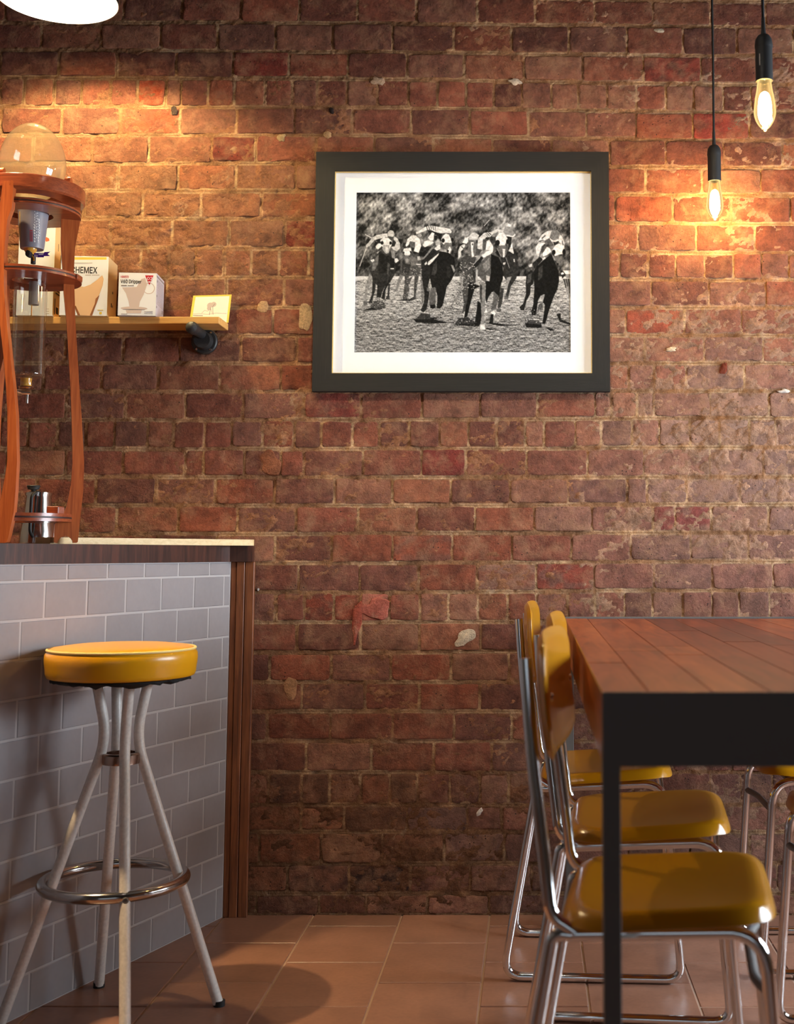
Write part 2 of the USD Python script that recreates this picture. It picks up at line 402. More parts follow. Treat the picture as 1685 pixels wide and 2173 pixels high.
# ------------------------------------------------------------------ the brick wall at the back
XL, XR, CEIL, REARY = -2.35, 2.05, 2.75, -2.6
bounds = [(-12, -11, 3), (48, 49, 57), (106, 110, 118), (164, 168, 179), (226, 228, 238), (287, 287, 298), (347, 347, 356), (405, 406, 414), (463, 465, 475), (524, 528, 536),
          (588, 590, 594), (652, 652, 652), (712, 712, 712), (771, 771, 771), (831, 831, 829), (891, 891, 887), (953, 952, 950), (1011, 1013, 1013), (1072, 1072, 1071), (1133, 1132, 1131),
          (1194, 1195, 1191), (1257, 1257, 1252), (1321, 1321, 1317), (1384, 1384, 1380), (1447,) * 3, (1510,) * 3, (1573,) * 3, (1639,) * 3, (1708,) * 3, (1766,) * 3, (1833,) * 3, (1896,) * 3, (1943,) * 3]
joints = [
    [12, 137, 262, 387, 512, 636, 759, 884, 1012, 1135, 1261, 1385, 1506, 1625], [88, 214, 341, 462, 585, 706, 834, 962, 1085, 1207, 1330, 1449, 1563, 1683],
    [0, 125, 248, 374, 495, 613, 738, 864, 985, 1112, 1236, 1365, 1487, 1606], [0, 51, 115, 173, 234, 292, 351, 384, 442, 497, 563, 620, 673, 736, 801, 867, 929, 989, 1048, 1108, 1170, 1227, 1288, 1350, 1413, 1472, 1534, 1594, 1645],
    [2, 131, 256, 382, 502, 625, 748, 872, 997, 1120, 1244, 1350, 1470, 1590], [70, 195, 316, 449, 543, 670, 795, 919, 1045, 1170, 1294, 1413, 1535, 1660],
    [5, 131, 251, 378, 501, 627, 752, 877, 1002, 1127, 1250, 1370, 1489, 1614], [55, 178, 303, 426, 555, 680, 805, 930, 1055, 1180, 1306, 1428, 1552, 1677],
    [-10, 110, 235, 366, 486, 604, 729, 854, 979, 1104, 1230, 1354, 1477, 1602], [-2, 58, 118, 178, 238, 299, 358, 416, 476, 534, 592, 655, 715, 775, 835, 895, 955, 1015, 1075, 1135, 1195, 1256, 1316, 1375, 1434, 1495, 1556, 1616, 1674],
    [-15, 107, 230, 354, 480, 603, 728, 853, 978, 1103, 1240, 1382, 1504, 1626], [83, 207, 331, 455, 579, 702, 828, 953, 1078, 1204, 1328, 1452, 1574], [12, 137, 261, 381, 511, 630, 754, 880, 1000, 1122, 1245, 1368, 1494, 1620],
    [-30, 92, 215, 336, 466, 595, 720, 842, 965, 1088, 1210, 1335, 1388, 1455, 1579], [17, 140, 265, 393, 516, 645, 766, 896, 1019, 1140, 1263, 1298, 1351, 1387, 1507, 1631],
    [0, 60, 121, 182, 243, 313, 368, 434, 492, 557, 624, 682, 748, 805, 868, 933, 994, 1055, 1114, 1154, 1221, 1276, 1341, 1400, 1464, 1527, 1590, 1646], [15, 138, 261, 393, 432, 519, 595, 645, 770, 894, 989, 1117, 1246, 1366, 1506, 1620],
    [78, 203, 331, 457, 582, 710, 833, 957, 1082, 1205, 1331, 1373, 1457, 1570, 1690], [0, 124, 248, 378, 504, 628, 760, 884, 1009, 1134, 1256, 1385, 1433, 1509, 1631], [460, 583, 704, 833, 959, 1086, 1212, 1338, 1465, 1588],
    [508, 633, 763, 888, 1012, 1137, 1261, 1388, 1512, 1640], [525, 585, 646, 708, 765, 827, 891, 952, 1014, 1077, 1138, 1204, 1263, 1325, 1385, 1449, 1511, 1568, 1633], [505, 630, 765, 890, 1020, 1145, 1270, 1395, 1520, 1645],
    [573, 703, 829, 957, 1080, 1205, 1330, 1455, 1580], [515, 640, 774, 890, 1018, 1143, 1268, 1395, 1522, 1650], [567, 701, 833, 964, 1086, 1212, 1340, 1468, 1596], [520, 649, 788, 920, 1043, 1170, 1298, 1426, 1554, 1680],
    [569, 639, 699, 765, 827, 886, 954, 1018, 1080, 1146, 1212, 1278, 1344, 1402, 1508, 1572, 1638], [510, 638, 730, 864, 991, 1065, 1196, 1326, 1456, 1578], [550, 681, 811, 942, 1071, 1202, 1333, 1464, 1590],
    [480, 610, 740, 871, 997, 1128, 1260, 1390, 1520, 1650], [545, 676, 777, 907, 1038, 1168, 1300, 1432, 1562]]
HEAD = {3, 9, 15, 21, 27}
for k in range(1, 4):      # courses above the picture
    bounds.insert(0, tuple(b - 59.5 for b in bounds[0])); o = 62 * (k % 2)
    joints.insert(0, list(range(12 + o, 1700, 125)))
HEAD = {h + 3 for h in HEAD}


def bound(i, x):
    return float(np.interp(x, [0, 800, 1500], bounds[i]))


def fold(v):
    return meshkit.fbm(v, 4)


TONES = [lin(124, 74, 58), lin(130, 78, 60), lin(116, 70, 56), lin(138, 88, 66), lin(110, 70, 58), lin(126, 74, 58), lin(134, 92, 74), lin(120, 80, 66), lin(104, 64, 52), lin(132, 76, 56)]
SPECIAL = {(8, 449): lin(108, 42, 32), (7, 1470): lin(150, 60, 46), (5, 1365): lin(138, 62, 48), (19, 894): lin(116, 48, 42), (21, 1385): lin(124, 60, 54), (21, 1433): lin(122, 60, 54), (24, 765): lin(176, 98, 82), (5, 495): lin(118, 48, 38),
           (7, 256): lin(158, 80, 54), (10, 1306): lin(148, 78, 56), (18, 807): lin(150, 70, 48), (11, 604): lin(110, 44, 34), (13, 592): lin(82, 66, 58), (13, 655): lin(128, 56, 40), (17, 645): lin(130, 60, 48), (14, 1579): lin(150, 62, 46), (14, 1328): lin(148, 72, 52),
           (22, 833): lin(136, 72, 52), (23, 1137): lin(132, 62, 48), (23, 1012): lin(136, 98, 82), (24, 646): lin(134, 66, 48), (24, 708): lin(136, 64, 46), (14, 1504): lin(150, 60, 44), (6, 292): lin(150, 60, 34), (20, 1205): lin(118, 80, 70), (33, 740): lin(44, 26, 22), (33, 610): lin(84, 54, 44)}


def roughness_zone(px, py):
    """How far mortar is smeared over the bricks there (0 clean joints, 1 flush)."""
    z = np.exp(-((px - 1560) / 260.) ** 2 - ((py - 950) / 210.) ** 2) * .95
    z = z + np.exp(-((px - 330) / 260.) ** 2 - ((py - 470) / 150.) ** 2) * .75
    z = z + .45 * np.exp(-((px - 800) / 500.) ** 2 - ((py - 1780) / 160.) ** 2)
    return np.clip(z, 0, 1)


bricks = []
for i in range(len(joints)):
    js = list(joints[i]); step = 62 if i in HEAD else 126
    lo, hi = (-420, 2080)
    while js[0] > lo: js.insert(0, js[0] - step)
    while js[-1] < hi: js.append(js[-1] + step)
    for a, b in zip(js[:-1], js[1:]):
        xm = (a + b) / 2
        bricks.append((i, a, b, bound(i, xm), bound(i + 1, xm)))


def brick_mesh(i, a, b, y0, y1, seed):
    r = np.random.default_rng(seed)
    xm, ym = (a + b) / 2, (y0 + y1) / 2
    z = float(roughness_zone(xm, ym))
    g = r.uniform(1.9, 3.6, 4) * (1 + .3 * z)
    P00 = at(a + g[0], y1 - g[3] * 1.75, WALL); P11 = at(b - g[1], y0 + g[2] * 1.75, WALL)
    w, h = P11[0] - P00[0], P11[2] - P00[2]
    nu, nv = (17, 10) if i not in HEAD else (11, 10)
    U, V = np.meshgrid(np.r_[0, .025, np.linspace(.1, .9, nu - 4), .975, 1], np.r_[0, .05, np.linspace(.18, .82, nv - 4), .95, 1], indexing='ij')
    X, Z = (U - .5) * w, (V - .5) * h
    rad = r.uniform(.003, .011) * (1 + .5 * z)
    dx, dz = np.abs(X) - (w / 2 - rad), np.abs(Z) - (h / 2 - rad)      # round the corners
    both = (dx > 0) & (dz > 0); d = np.hypot(np.maximum(dx, 0), np.maximum(dz, 0)); k = np.where(both & (d > rad), rad / np.maximum(d, 1e-9), 1.)
    X = np.where(both, np.sign(X) * (w / 2 - rad + dx * k), X); Z = np.where(both, np.sign(Z) * (h / 2 - rad + dz * k), Z)
    cx0, cz0 = (P00[0] + P11[0]) / 2, (P00[2] + P11[2]) / 2
    q = np.stack([(X + cx0) * 45, np.full_like(X, seed * 3.1), (Z + cz0) * 45], -1)
    edge = np.maximum(np.abs(U - .5), np.abs(V - .5)) * 2
    am = .0045 * (1 + z)
    X = X + (meshkit.noise(q, 3) - .5) * am * edge; Z = Z + (meshkit.noise(q, 5) - .5) * am * edge
    proud = r.uniform(-.0008, .0022) * (1 - .7 * z) + r.uniform(-1, 1) * .01 * (U - .5) * .25
    rel = (meshkit.fbm(q * 1.3, 3, 9) - .5) * (.005 + .004 * z) + (meshkit.noise(q * .35, 11) - .5) * .004
    inner = np.minimum(np.minimum(U, 1 - U) * w, np.minimum(V, 1 - V) * h)
    Y = WALL - proud - rel - .0010 * np.clip(inner / .0035, 0, 1)
    v = np.stack([X + cx0, Y, Z + cz0], -1).reshape(-1, 3)
    n1, n2 = U.shape
    I, J = np.meshgrid(np.arange(n1 - 1), np.arange(n2 - 1), indexing='ij')
    f = np.stack([I * n2 + J, (I + 1) * n2 + J, (I + 1) * n2 + J + 1, I * n2 + J + 1], -1).reshape(-1, 4)
    f = np.vstack([f[:, [0, 1, 2]], f[:, [0, 2, 3]]])
    ring = np.array([k_ * n2 for k_ in range(n1)] + [(n1 - 1) * n2 + k_ for k_ in range(1, n2)] + [k_ * n2 + n2 - 1 for k_ in range(n1 - 2, -1, -1)] + [k_ for k_ in range(n2 - 2, 0, -1)])
    lip = v[ring]; deep = lip.copy(); deep[:, 1] = WALL + .012; nv_ = len(v); m_ = len(ring)
    a_ = nv_ + np.arange(m_); b_ = nv_ + (np.arange(m_) + 1) % m_
    sk_ = np.c_[a_, b_, b_ + m_, a_ + m_]
    f = np.vstack([f, sk_[:, [0, 2, 1]], sk_[:, [0, 3, 2]]]); v = np.vstack([v, lip, deep])
    q = np.concatenate([q.reshape(-1, 3), q.reshape(-1, 3)[ring], q.reshape(-1, 3)[ring]])
    t0 = np.array(TONES[r.integers(len(TONES))]); t = t0 * np.array([1.04, .95, .92]) * r.uniform(.86, 1.14)
    grey = np.array(lin(158, 128, 112) if xm > 900 else lin(152, 112, 74)); k = .85 * z * r.uniform(.65, 1)
    if True:
        t = t * (1 - k) + grey * k
        if xm > 1150 and ym > 1000:
            t = t * .65 + np.array(lin(120, 92, 84)) * .35
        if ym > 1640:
            t = t * r.uniform(.6, .95)          # darker old bricks along the foot of the wall
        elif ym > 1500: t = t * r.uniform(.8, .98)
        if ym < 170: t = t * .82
    if (i, a) in SPECIAL:
        mk = np.clip((meshkit.fbm(q * .9, 3, 41).reshape(-1, 1) - .40) / .12, .15, .92)
        t = t * (1 - mk) + np.array(SPECIAL[(i, a)]) * mk
    if 170 < xm < 530 and 700 < ym < 960: t = t * .86      # tint darkened under the shelf to deepen the shade there
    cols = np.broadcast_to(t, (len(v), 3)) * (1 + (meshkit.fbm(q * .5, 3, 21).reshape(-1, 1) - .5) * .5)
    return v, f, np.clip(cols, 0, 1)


wall = thing('wall_back', (0, WALL, 0), 'old red brick wall with rough lime mortar', kind='structure')
occ = unary_union([sg.box(671, 322, 1295, 830), sg.Polygon([(0, 1145), (540, 1150), (540, 1193), (525, 1945), (0, 2173)]), sg.Polygon([(1200, 1312), (1685, 1312), (1685, 1630), (1280, 1630)]),
                   sg.box(0, 365, 170, 1150), sg.box(1210, 1690, 1650, 1990), sg.box(160, 545, 360, 700)])
view = sg.box(0, 0, 1685, 1943).difference(occ)
scored = []
for k, (i, a, b, y0, y1) in enumerate(bricks):
    if b < 470 and y0 > 1165: continue
    if y0 < -190: continue
    scored.append((view.intersection(sg.box(a, y0, b, y1)).area, k))
scored.sort(reverse=True)
rest = []
for rank, (area, k) in enumerate(scored):
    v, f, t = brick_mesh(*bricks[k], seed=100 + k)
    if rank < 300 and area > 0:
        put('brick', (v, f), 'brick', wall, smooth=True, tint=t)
    else:
        rest.append((v, f, t))
off = np.cumsum([0] + [len(x[0]) for x in rest])
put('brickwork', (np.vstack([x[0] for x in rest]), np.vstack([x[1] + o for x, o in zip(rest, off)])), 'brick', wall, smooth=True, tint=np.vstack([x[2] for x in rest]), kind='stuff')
# the mortar: one rough skin, recessed in the joints, smeared flush in places
gx = np.unique(np.r_[np.arange(XL, -1.62, .03), np.arange(-1.62, .86, .0037), np.arange(.86, XR + .03, .03)]); gz = np.arange(0, CEIL + .02, .0037)
GX, GZ = np.meshgrid(gx, gz, indexing='ij')
PXm, PYm = CX + (GX / WALL) * F, 1175 - (GZ - H) * 775
Q = np.stack([GX, np.zeros_like(GX), GZ], -1)
zn = roughness_zone(PXm, PYm)
lump = meshkit.fbm(Q * 38, 5, 2) - .5; low = meshkit.noise(Q * 7, 4); fine = meshkit.fbm(Q * 120, 2, 8) - .5
GY = WALL + .0010 - lump * (.008 + .010 * zn) - fine * .0045 - (low - .5) * .0035 - zn * .0032
MT = np.array(lin(148, 108, 78)) * (1 + (meshkit.fbm(Q * 9, 4, 6)[..., None] - .5) * .5)
foot_dark = np.clip((PYm - 1560) / 200., 0, 1)[..., None]  # mortar gets darker towards the foot of the wall
MT = MT * (1 - .35 * foot_dark)
from scipy.ndimage import distance_transform_edt
inside = np.zeros(GX.shape, bool)          # where bricks stand, to find the mortar's pale edges along them
for (i, a, b, y0, y1) in bricks:
    A, B = at(a + 2.6, y1 - 4.4, WALL), at(b - 2.6, y0 + 4.4, WALL)
    i0, i1 = np.searchsorted(gx, [A[0], B[0]]); j0, j1 = np.searchsorted(gz, [A[2], B[2]])
    inside[max(i0, 0):i1, max(j0, 0):j1] = True
dist = distance_transform_edt(~inside)
pale = np.where(dist > 0, np.clip(1 - (dist - 1) / 1.1, 0, 1), 0.) * np.clip((meshkit.fbm(Q * 13, 3, 31) - .40) / .22, 0, 1)
over = (dist == 0)[..., None] * .75           # smears over the brick faces are mostly brick dust
MT = MT * (1 - over) + (np.where((PXm > 1230)[..., None], np.array(lin(160, 124, 104)), np.array(lin(142, 96, 72))) * (1 - .5 * foot_dark)) * over * (1 + (lump[..., None]) * .6)
joint_w = (pale * .70)[..., None] * (1 - .6 * foot_dark)
MT = MT * (1 - joint_w) + np.array(lin(206, 172, 134)) * joint_w
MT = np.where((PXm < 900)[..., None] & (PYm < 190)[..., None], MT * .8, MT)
n1, n2 = GX.shape
I, J = np.meshgrid(np.arange(n1 - 1), np.arange(n2 - 1), indexing='ij')
fq = np.stack([I * n2 + J, (I + 1) * n2 + J, (I + 1) * n2 + J + 1, I * n2 + J + 1], -1).reshape(-1, 4)
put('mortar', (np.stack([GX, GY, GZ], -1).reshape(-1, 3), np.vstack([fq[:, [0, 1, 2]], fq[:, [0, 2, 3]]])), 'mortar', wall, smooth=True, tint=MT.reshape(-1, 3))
for px_, py_, a_, b_, tl_, c_ in ((556, 650, 13, 13, 0, (186, 150, 112)), (648, 674, 14, 29, .1, (190, 160, 124)), (986, 1354, 27, 15, -.6, (206, 186, 160)), (1018, 1722, 6, 9, .5, (214, 206, 200)), (598, 293, 9, 9, 0, (200, 170, 128)), (696, 287, 9, 8, 0, (196, 160, 120)), (802, 172, 14, 9, .2, (190, 160, 134)),
                                  (1093, 174, 13, 7, .1, (214, 196, 176)), (1663, 830, 13, 4, 0, (226, 212, 200)), (616, 1462, 15, 28, .1, (168, 124, 92)), (796, 1292, 31, 24, 0, (184, 104, 88)), (757, 1322, 10, 44, .1, (160, 82, 66)), (1398, 66, 12, 5, .1, (206, 186, 160)), (573, 985, 22, 26, 0, (140, 88, 64)), (371, 236, 7, 9, 0, (70, 58, 54)), (704, 235, 6, 7, 0, (60, 50, 48)), (548, 1251, 3, 3, 0, (222, 214, 206)), (1535, 782, 9, 12, 0, (120, 60, 44)), (1424, 742, 12, 5, 0, (214, 190, 160))):
    n_p = 22; th = np.linspace(0, 2 * np.pi, n_p, endpoint=False); rg = np.random.default_rng(int(px_))
    wob = 1 + .42 * (meshkit.noise(np.c_[np.cos(th) * 1.6 + px_, np.sin(th) * 1.6, np.full(n_p, py_)], 5) - .5) * 2
    ex, ey = a_ * wob * np.cos(th), b_ * wob * np.sin(th)
    ex, ey = ex * math.cos(tl_) - ey * math.sin(tl_), ex * math.sin(tl_) + ey * math.cos(tl_)
    rows = []
    for kf, dp in ((1., -.004), (.9, .0042), (.5, .0062)):
        rows += [at(px_ + x_ * kf, py_ + y_ * kf, WALL) - [0, dp + rg.uniform(-.0006, .0006), 0] for x_, y_ in zip(ex, ey)]
    rows.append(at(px_, py_, WALL) - [0, .0062, 0])
    fc_ = []
    for r_ in range(2):
        for k_ in range(n_p):
            a0, a1 = r_ * n_p + k_, r_ * n_p + (k_ + 1) % n_p; fc_ += [(a0, a1 + n_p, a1), (a0, a0 + n_p, a1 + n_p)]
    fc_ += [(2 * n_p + k_, 3 * n_p, 2 * n_p + (k_ + 1) % n_p) for k_ in range(n_p)]
    put('plaster_patch', (np.array(rows), np.array(fc_)), 'mortar', wall, smooth=40, tint=lin(*c_))
put('backing', box(XL, XR, WALL + .025, WALL + .2, 0, CEIL, .001), 'mortar', wall, tint=lin(150, 118, 90))

# ------------------------------------------------------------------ floor, ceiling, other walls, windows
fl = thing('floor', (0, 0, 0), 'terracotta brown floor tiles in running columns', kind='structure')
put('grout', box(XL - .2, XR + .2, REARY - .2, WALL + .2, -.12, -.0022, .001), 'grout_floor', fl)
TW, TL = .2325, .2795
for ci in range(-9, 10):
    x0 = -.345 + ci * TW
    off = 3.249 if ci % 2 == 1 else 3.112
    for ri in range(-1, 8):
        y1 = off - ri * TL; y0 = y1 - TL
        y1 = min(y1, WALL + .01)
        if y1 - y0 < .02 or y1 < 1.45: continue
        g = .0022; t = np.array(lin(146, 104, 84)) * rng.uniform(.88, 1.1)
        m = box(x0 + g, x0 + TW - g, y0 + g, y1 - g, -.012, rng.uniform(-.0007, .0007), .0015)
        put('tile', m, 'floor_tile', fl, smooth=False, tint=t)
put('tiles_behind', cat_(*[box(-.345 + ci * TW + .0022, -.345 + (ci + 1) * TW - .0022, o - (ri + 1) * TL + .0022, o - ri * TL - .0022, -.012, 0, .0015) for ci in range(-9, 10) for o in [3.249 if ci % 2 == 1 else 3.112] for ri in range(0, 21) if o - ri * TL < 1.45]),
    'floor_tile', fl, smooth=False, tint=lin(128, 84, 64), kind='stuff')
put('ceiling', box(XL - .2, XR + .2, REARY - .2, WALL + .2, CEIL, CEIL + .15, .001), 'ceiling_paint', kind='structure', label='dim painted ceiling over the room')


def holed_wall(name, axis, pos, lo, hi, win, label, t=.16):
    """An upright wall along x or y with a window opening win = (a0, a1, z0, z1)."""
    g = sg.box(lo, 0, hi, CEIL)
    if win: g = g.difference(sg.box(win[0], win[2], win[1], win[3]))
    if axis == 'y': m = prism(g, (pos, 0, 0), (0, 1, 0), (0, 0, 1), t)
    else: m = prism(g, (0, pos, 0), (1, 0, 0), (0, 0, 1), t)
    put(name, m, 'plaster', kind='structure', label=label, smooth=False)


holed_wall('wall_right', 'y', XR, REARY, WALL + .02, (1.75, 3.2, .6, 1.7), 'plastered side wall with a window')
holed_wall('wall_left', 'y', XL - .16, REARY, WALL + .02, None, 'plastered wall behind the bar')
holed_wall('wall_front', 'x', REARY, XL - .1, XR + .1, (-1.2, 1.4, .5, 1.8), 'shop front wall behind the camera')
for nm, ax, pos, (a0, a1, z0, z1) in (('window_1', 'y', XR + .07, (1.75, 3.2, .6, 1.7)), ('window_2', 'x', REARY - .06, (-1.2, 1.4, .5, 1.8))):
    w = thing(nm, (pos, (a0 + a1) / 2, z0) if ax == 'y' else ((a0 + a1) / 2, pos, z0), 'daylit window', kind='structure')
    B = (lambda a, b, d, e, k, l: box(pos - d, pos + d, a, b, k, l)) if ax == 'y' else (lambda a, b, d, e, k, l: box(a, b, pos - d, pos + d, k, l))
    mid = (a0 + a1) / 2
    fr = [B(a0, a0 + .05, .03, 0, z0, z1), B(a1 - .05, a1, .03, 0, z0, z1), B(mid - .025, mid + .025, .03, 0, z0, z1), B(a0, a1, .03, 0, z0, z0 + .05), B(a0, a1, .03, 0, z1 - .05, z1)]
    put('window_frame', cat_(*fr), 'post_wood', w)
    put('pane', B(a0 + .04, mid, .002, 0, z0 + .04, z1 - .04), 'window_glass', w); put('pane', B(mid, a1 - .04, .002, 0, z0 + .04, z1 - .04), 'window_glass', w)

# ------------------------------------------------------------------ framed picture (print added near the end)
FY = WALL - .034
fo = [at(671, 322, FY), at(1295, 830, FY)]; fi = [at(710, 362, FY), at(1257, 792, FY)]
X0, X1, Z0, Z1 = fo[0][0], fo[1][0], fo[1][2], fo[0][2]; x0, x1, z0, z1 = fi[0][0], fi[1][0], fi[1][2], fi[0][2]
fx = (X0 + X1) / 2
pic = thing('framed_picture', (fx, WALL, Z0), 'black wood framed horse race photograph in a white mount on the brick wall', 'picture')
def bar(pts, y0, y1):   # a mitred frame piece
    return prism(sg.Polygon(pts), (0, y1, 0), (1, 0, 0), (0, 0, 1), y1 - y0)


for pts, mt in (([(X0, Z1), (X1, Z1), (x1, z1), (x0, z1)], 'frame_wood'), ([(X0, Z0), (X1, Z0), (x1, z0), (x0, z0)], 'frame_wood'), ([(X0, Z0), (X0, Z1), (x0, z1), (x0, z0)], 'frame_wood_upright'), ([(X1, Z0), (X1, Z1), (x1, z1), (x1, z0)], 'frame_wood_upright')):
    put('frame_bar', bar(pts, FY, WALL - .004), mt, pic, smooth=False)
put('backing_board', box(X0 + .01, X1 - .01, WALL - .012, WALL - .006, Z0 + .01, Z1 - .01), 'ink_grey', pic)
put('gilt_slip', prism(sg.box(x0 - .004, z0 - .004, x1 + .004, z1 + .004).difference(sg.box(x0 + .0025, z0 + .0025, x1 - .0025, z1 - .0025)), (0, FY + .012, 0), (1, 0, 0), (0, 0, 1), .004), 'cream_piping', pic, smooth=False, label='thin cream inner edge of the frame')
MY = FY + .014
a, b = at(757, 409, MY + .003), at(1211, 748, MY + .003)
px0, px1, pz0, pz1 = a[0], b[0], b[2], a[2]
put('mount', prism(sg.box(x0 - .003, z0 - .003, x1 + .003, z1 + .003).difference(sg.box(px0, pz0, px1, pz1)), (0, MY + .002, 0), (1, 0, 0), (0, 0, 1), .002), 'mat_board', pic, smooth=False, label='white mount board')

# ------------------------------------------------------------------ the bar counter
P1, P2 = floor_at(475, 1946), floor_at(0, 2179)
U = (P2 - P1) / np.linalg.norm(P2 - P1); N = np.array([-U[1], U[0], 0])     # U towards the camera along the front, N out of the front
if N[0] < 0: N = -N
VZ = np.array([0, 0, 1.])
CT = .928                                                                   # underside of the walnut edge
Tu = lambda P: float((np.asarray(P) - P1) @ U)


def slab(poly, z0, z1, c=0):
    return prism(poly, (0, 0, z0), (1, 0, 0), (0, 1, 0), z1 - z0)


def cpt(u, n):
    q = P1 + U * u + N * n; return (q[0], q[1])


counter = thing('bar_counter', (P1[0], P1[1], 0), 'bar counter with pale glazed block tile front and dark walnut top edge', 'counter')
uR = -.016
ub = lambda n: (P1[1] + N[1] * n - (WALL - .014)) / -U[1]
PX0, PX1, PYF = P1[0] - .002, at(525, 1942, P1[1])[0], P1[1] - .008
uR = .004
body = sg.Polygon([cpt(uR, -.0013), cpt(1.75, -.0013), cpt(1.75, -.62), cpt(ub(-.62), -.62), cpt(ub(-.02), -.02), cpt(uR, -.02)])
put('body', slab(body, 0, CT), 'grout_white', counter, smooth=False)
top = sg.Polygon([(P1[0] + .057, WALL - .009), (P1[0] + .057, PYF - .006), cpt(.022, .006), cpt(1.78, .006), cpt(1.78, -.66), cpt(ub(-.66), -.66)])
put('walnut_top', slab(top, CT, CT + .043), 'walnut', counter, smooth=False, label='dark walnut counter top edge')
for u in (.772,):
    put('joint_line', slab(sg.Polygon([cpt(u, .003), cpt(u + .0022, .003), cpt(u + .0022, .0048), cpt(u, .0048)]), CT, CT + .043), 'cream_piping', counter, smooth=False, label='pale joint line in the walnut edge')
# glazed tiles, running bond, row by row
TR, TLn = .0810, .1358
for r in range(12):
    z0 = r * TR; z1 = min(z0 + TR, CT)
    off = .104 if r % 2 == 1 else .036
    k0 = -1
    while True:
        a = off + (k0) * TLn; b = a + TLn; k0 += 1
        if a > 1.75: break
        a = max(a, uR + .002)
        if b - a < .012: continue
        g = .0013
        t = np.array(lin(154, 148, 149)) * rng.uniform(.95, 1.05)
        m = trimesh.convex.convex_hull(np.array([(a + g, d0, z0 + g) for d0 in (-.02,)] + [(b - g, -.02, z0 + g), (b - g, -.02, z1 - g), (a + g, -.02, z1 - g)] +
            [(a + g, -.0025, z0 + g), (b - g, -.0025, z0 + g), (b - g, -.0025, z1 - g), (a + g, -.0025, z1 - g)] + [(x, rng.uniform(-.0006, .0006), z) for x in (a + .004, b - .004) for z in (z0 + .004, z1 - .004)]))
        v = P1 + np.outer(m.vertices[:, 0], U) + np.outer(m.vertices[:, 1], N) + np.outer(m.vertices[:, 2], VZ)
        m = trimesh.Trimesh(v, m.faces, process=False); m.fix_normals()
        put('tile', m, 'glazed_tile', counter, smooth=False, tint=t)
# end post: three upright oak boards closing the end of the counter against the bricks
for (q0, q1, d) in ((0., .24, .003), (.25, .60, 0.), (.61, 1., .0015)):
    put('end_board', box(PX0 + (PX1 - PX0) * q0, PX0 + (PX1 - PX0) * q1 - .0008, PYF + d, WALL - .009, 0, CT, .0015), 'post_wood', counter, smooth=False)
# pale upstand board lying along the far part of the counter top
CTOP = CT + .043
sb = thing('pale_board', (-.9, 3.1, CTOP), 'long pale maple board lying on the walnut counter top by the brick wall', 'board')
ustart = Tu(onp(116, 1150, P1, N)); uend = .03
put('board', slab(sg.Polygon([(P1[0] + .056, PYF), (P1[0] + .056, WALL - .010), cpt(ub(-.16) + .006, -.16), cpt(.575, -.155), cpt(.575, -.112), cpt(.52, -.104)]), CTOP + .0002, CTOP + .0165), 'maple', sb, smooth=False)

# ------------------------------------------------------------------ bar stool
SD = 2.645
sc_ = np.array([*(np.array(at(105, 1375, SD)) + np.array(at(415, 1375, SD)))[:2] / 2, 0])
sr = (at(415, 1375, SD)[0] - at(105, 1375, SD)[0]) / 2
feet = {'R': floor_at(465, 2135), 'L': floor_at(-8, 2194), 'B': floor_at(210, 2095)}
fc = (feet['R'] + feet['L']) / 2; feet['F'] = 2 * fc - feet['B']
zr = at(260, 1375, SD)[2]
stool = thing('bar_stool', (fc[0], fc[1], 0), 'yellow vinyl topped bar stool with splayed white tube legs and a steel foot ring', 'bar stool')
prof = [(0, zr + .010), (sr * .35, zr + .0095), (sr * .7, zr + .007), (sr * .9, zr + .003), (sr * .955, zr - .001)]
put('cushion', lathe(prof + [(r, zr - d) for r, d in zip(sr * np.array([.965, .995, 1.0, .995, .985, .98, .965, .94]), (.004, .010, .020, .030, .040, .050, .057, .059))] + [(0, zr - .059)], 72, sc_), 'yellow_vinyl', stool, smooth=50)
put('piping', lathe([(sr * .965 + .0028 * math.cos(t), zr - .001 + .0028 * math.sin(t)) for t in np.linspace(0, 2 * np.pi, 11)], 72, sc_), 'cream_piping', stool, smooth=True)
n_ = 72; an = np.arange(n_) * 2 * np.pi / n_
rag = lathe([(sr * .60, zr - .055), (sr * .90, zr - .057), (sr * .92, zr - .062), (sr * .80, zr - .066), (0, zr - .064)], n_, sc_)
rag.vertices[:, 2] += np.where(rag.vertices[:, 2] < zr - .058, -(meshkit.noise(rag.vertices * 60, 3) ** 2) * .010, 0)
put('under_cloth', rag, 'black_cloth', stool, smooth=True, label='ragged black cloth under the cushion')
legs_px = {'R': [(316, 1440), (288, 1565)], 'L': [(204, 1440), (227, 1567)], 'B': [(247, 1440), (248.5, 1567)], 'F': [(276, 1440), (264.5, 1572)]}
dep = {'R': (.014, .008), 'L': (-.014, -.008), 'B': (.055, .030), 'F': (-.055, -.030)}
LR = .0108
for k in 'LBFR':
    (a, b), (d0, d1) = legs_px[k], dep[k]
    p0, p1 = at(*a, SD + d0), at(*b, SD + d1)
    f = feet[k]; pth = fillet([p0, p1, f + (p1 - f) * .012], .05, 9)
    lg = put('leg', tube(pth, LR, 16), 'stool_paint', stool)
    put('foot_cap', lathe([(0, 0), (LR + .0012, 0), (LR + .0016, .012), (0, .012)], 16, (f[0], f[1], 0)), 'rubber', lg)
zc = at(258, 1608, SD)[2]
cc = np.array([at(257, 1608, SD)[0], SD, zc])
put('collar', lathe([(.030, -.011), (.0385, -.011), (.0395, -.006), (.0395, .008), (.036, .011), (.030, .011), (.030, -.011)], 40, cc), 'copper_steel', stool, label='dull coppery collar round the legs')
rc = np.array([at(243, 1867, SD)[0], SD, at(243, 1867, SD)[2]])
RR = (at(399, 1867, SD)[0] - at(87, 1867, SD)[0]) / 2 - .0115
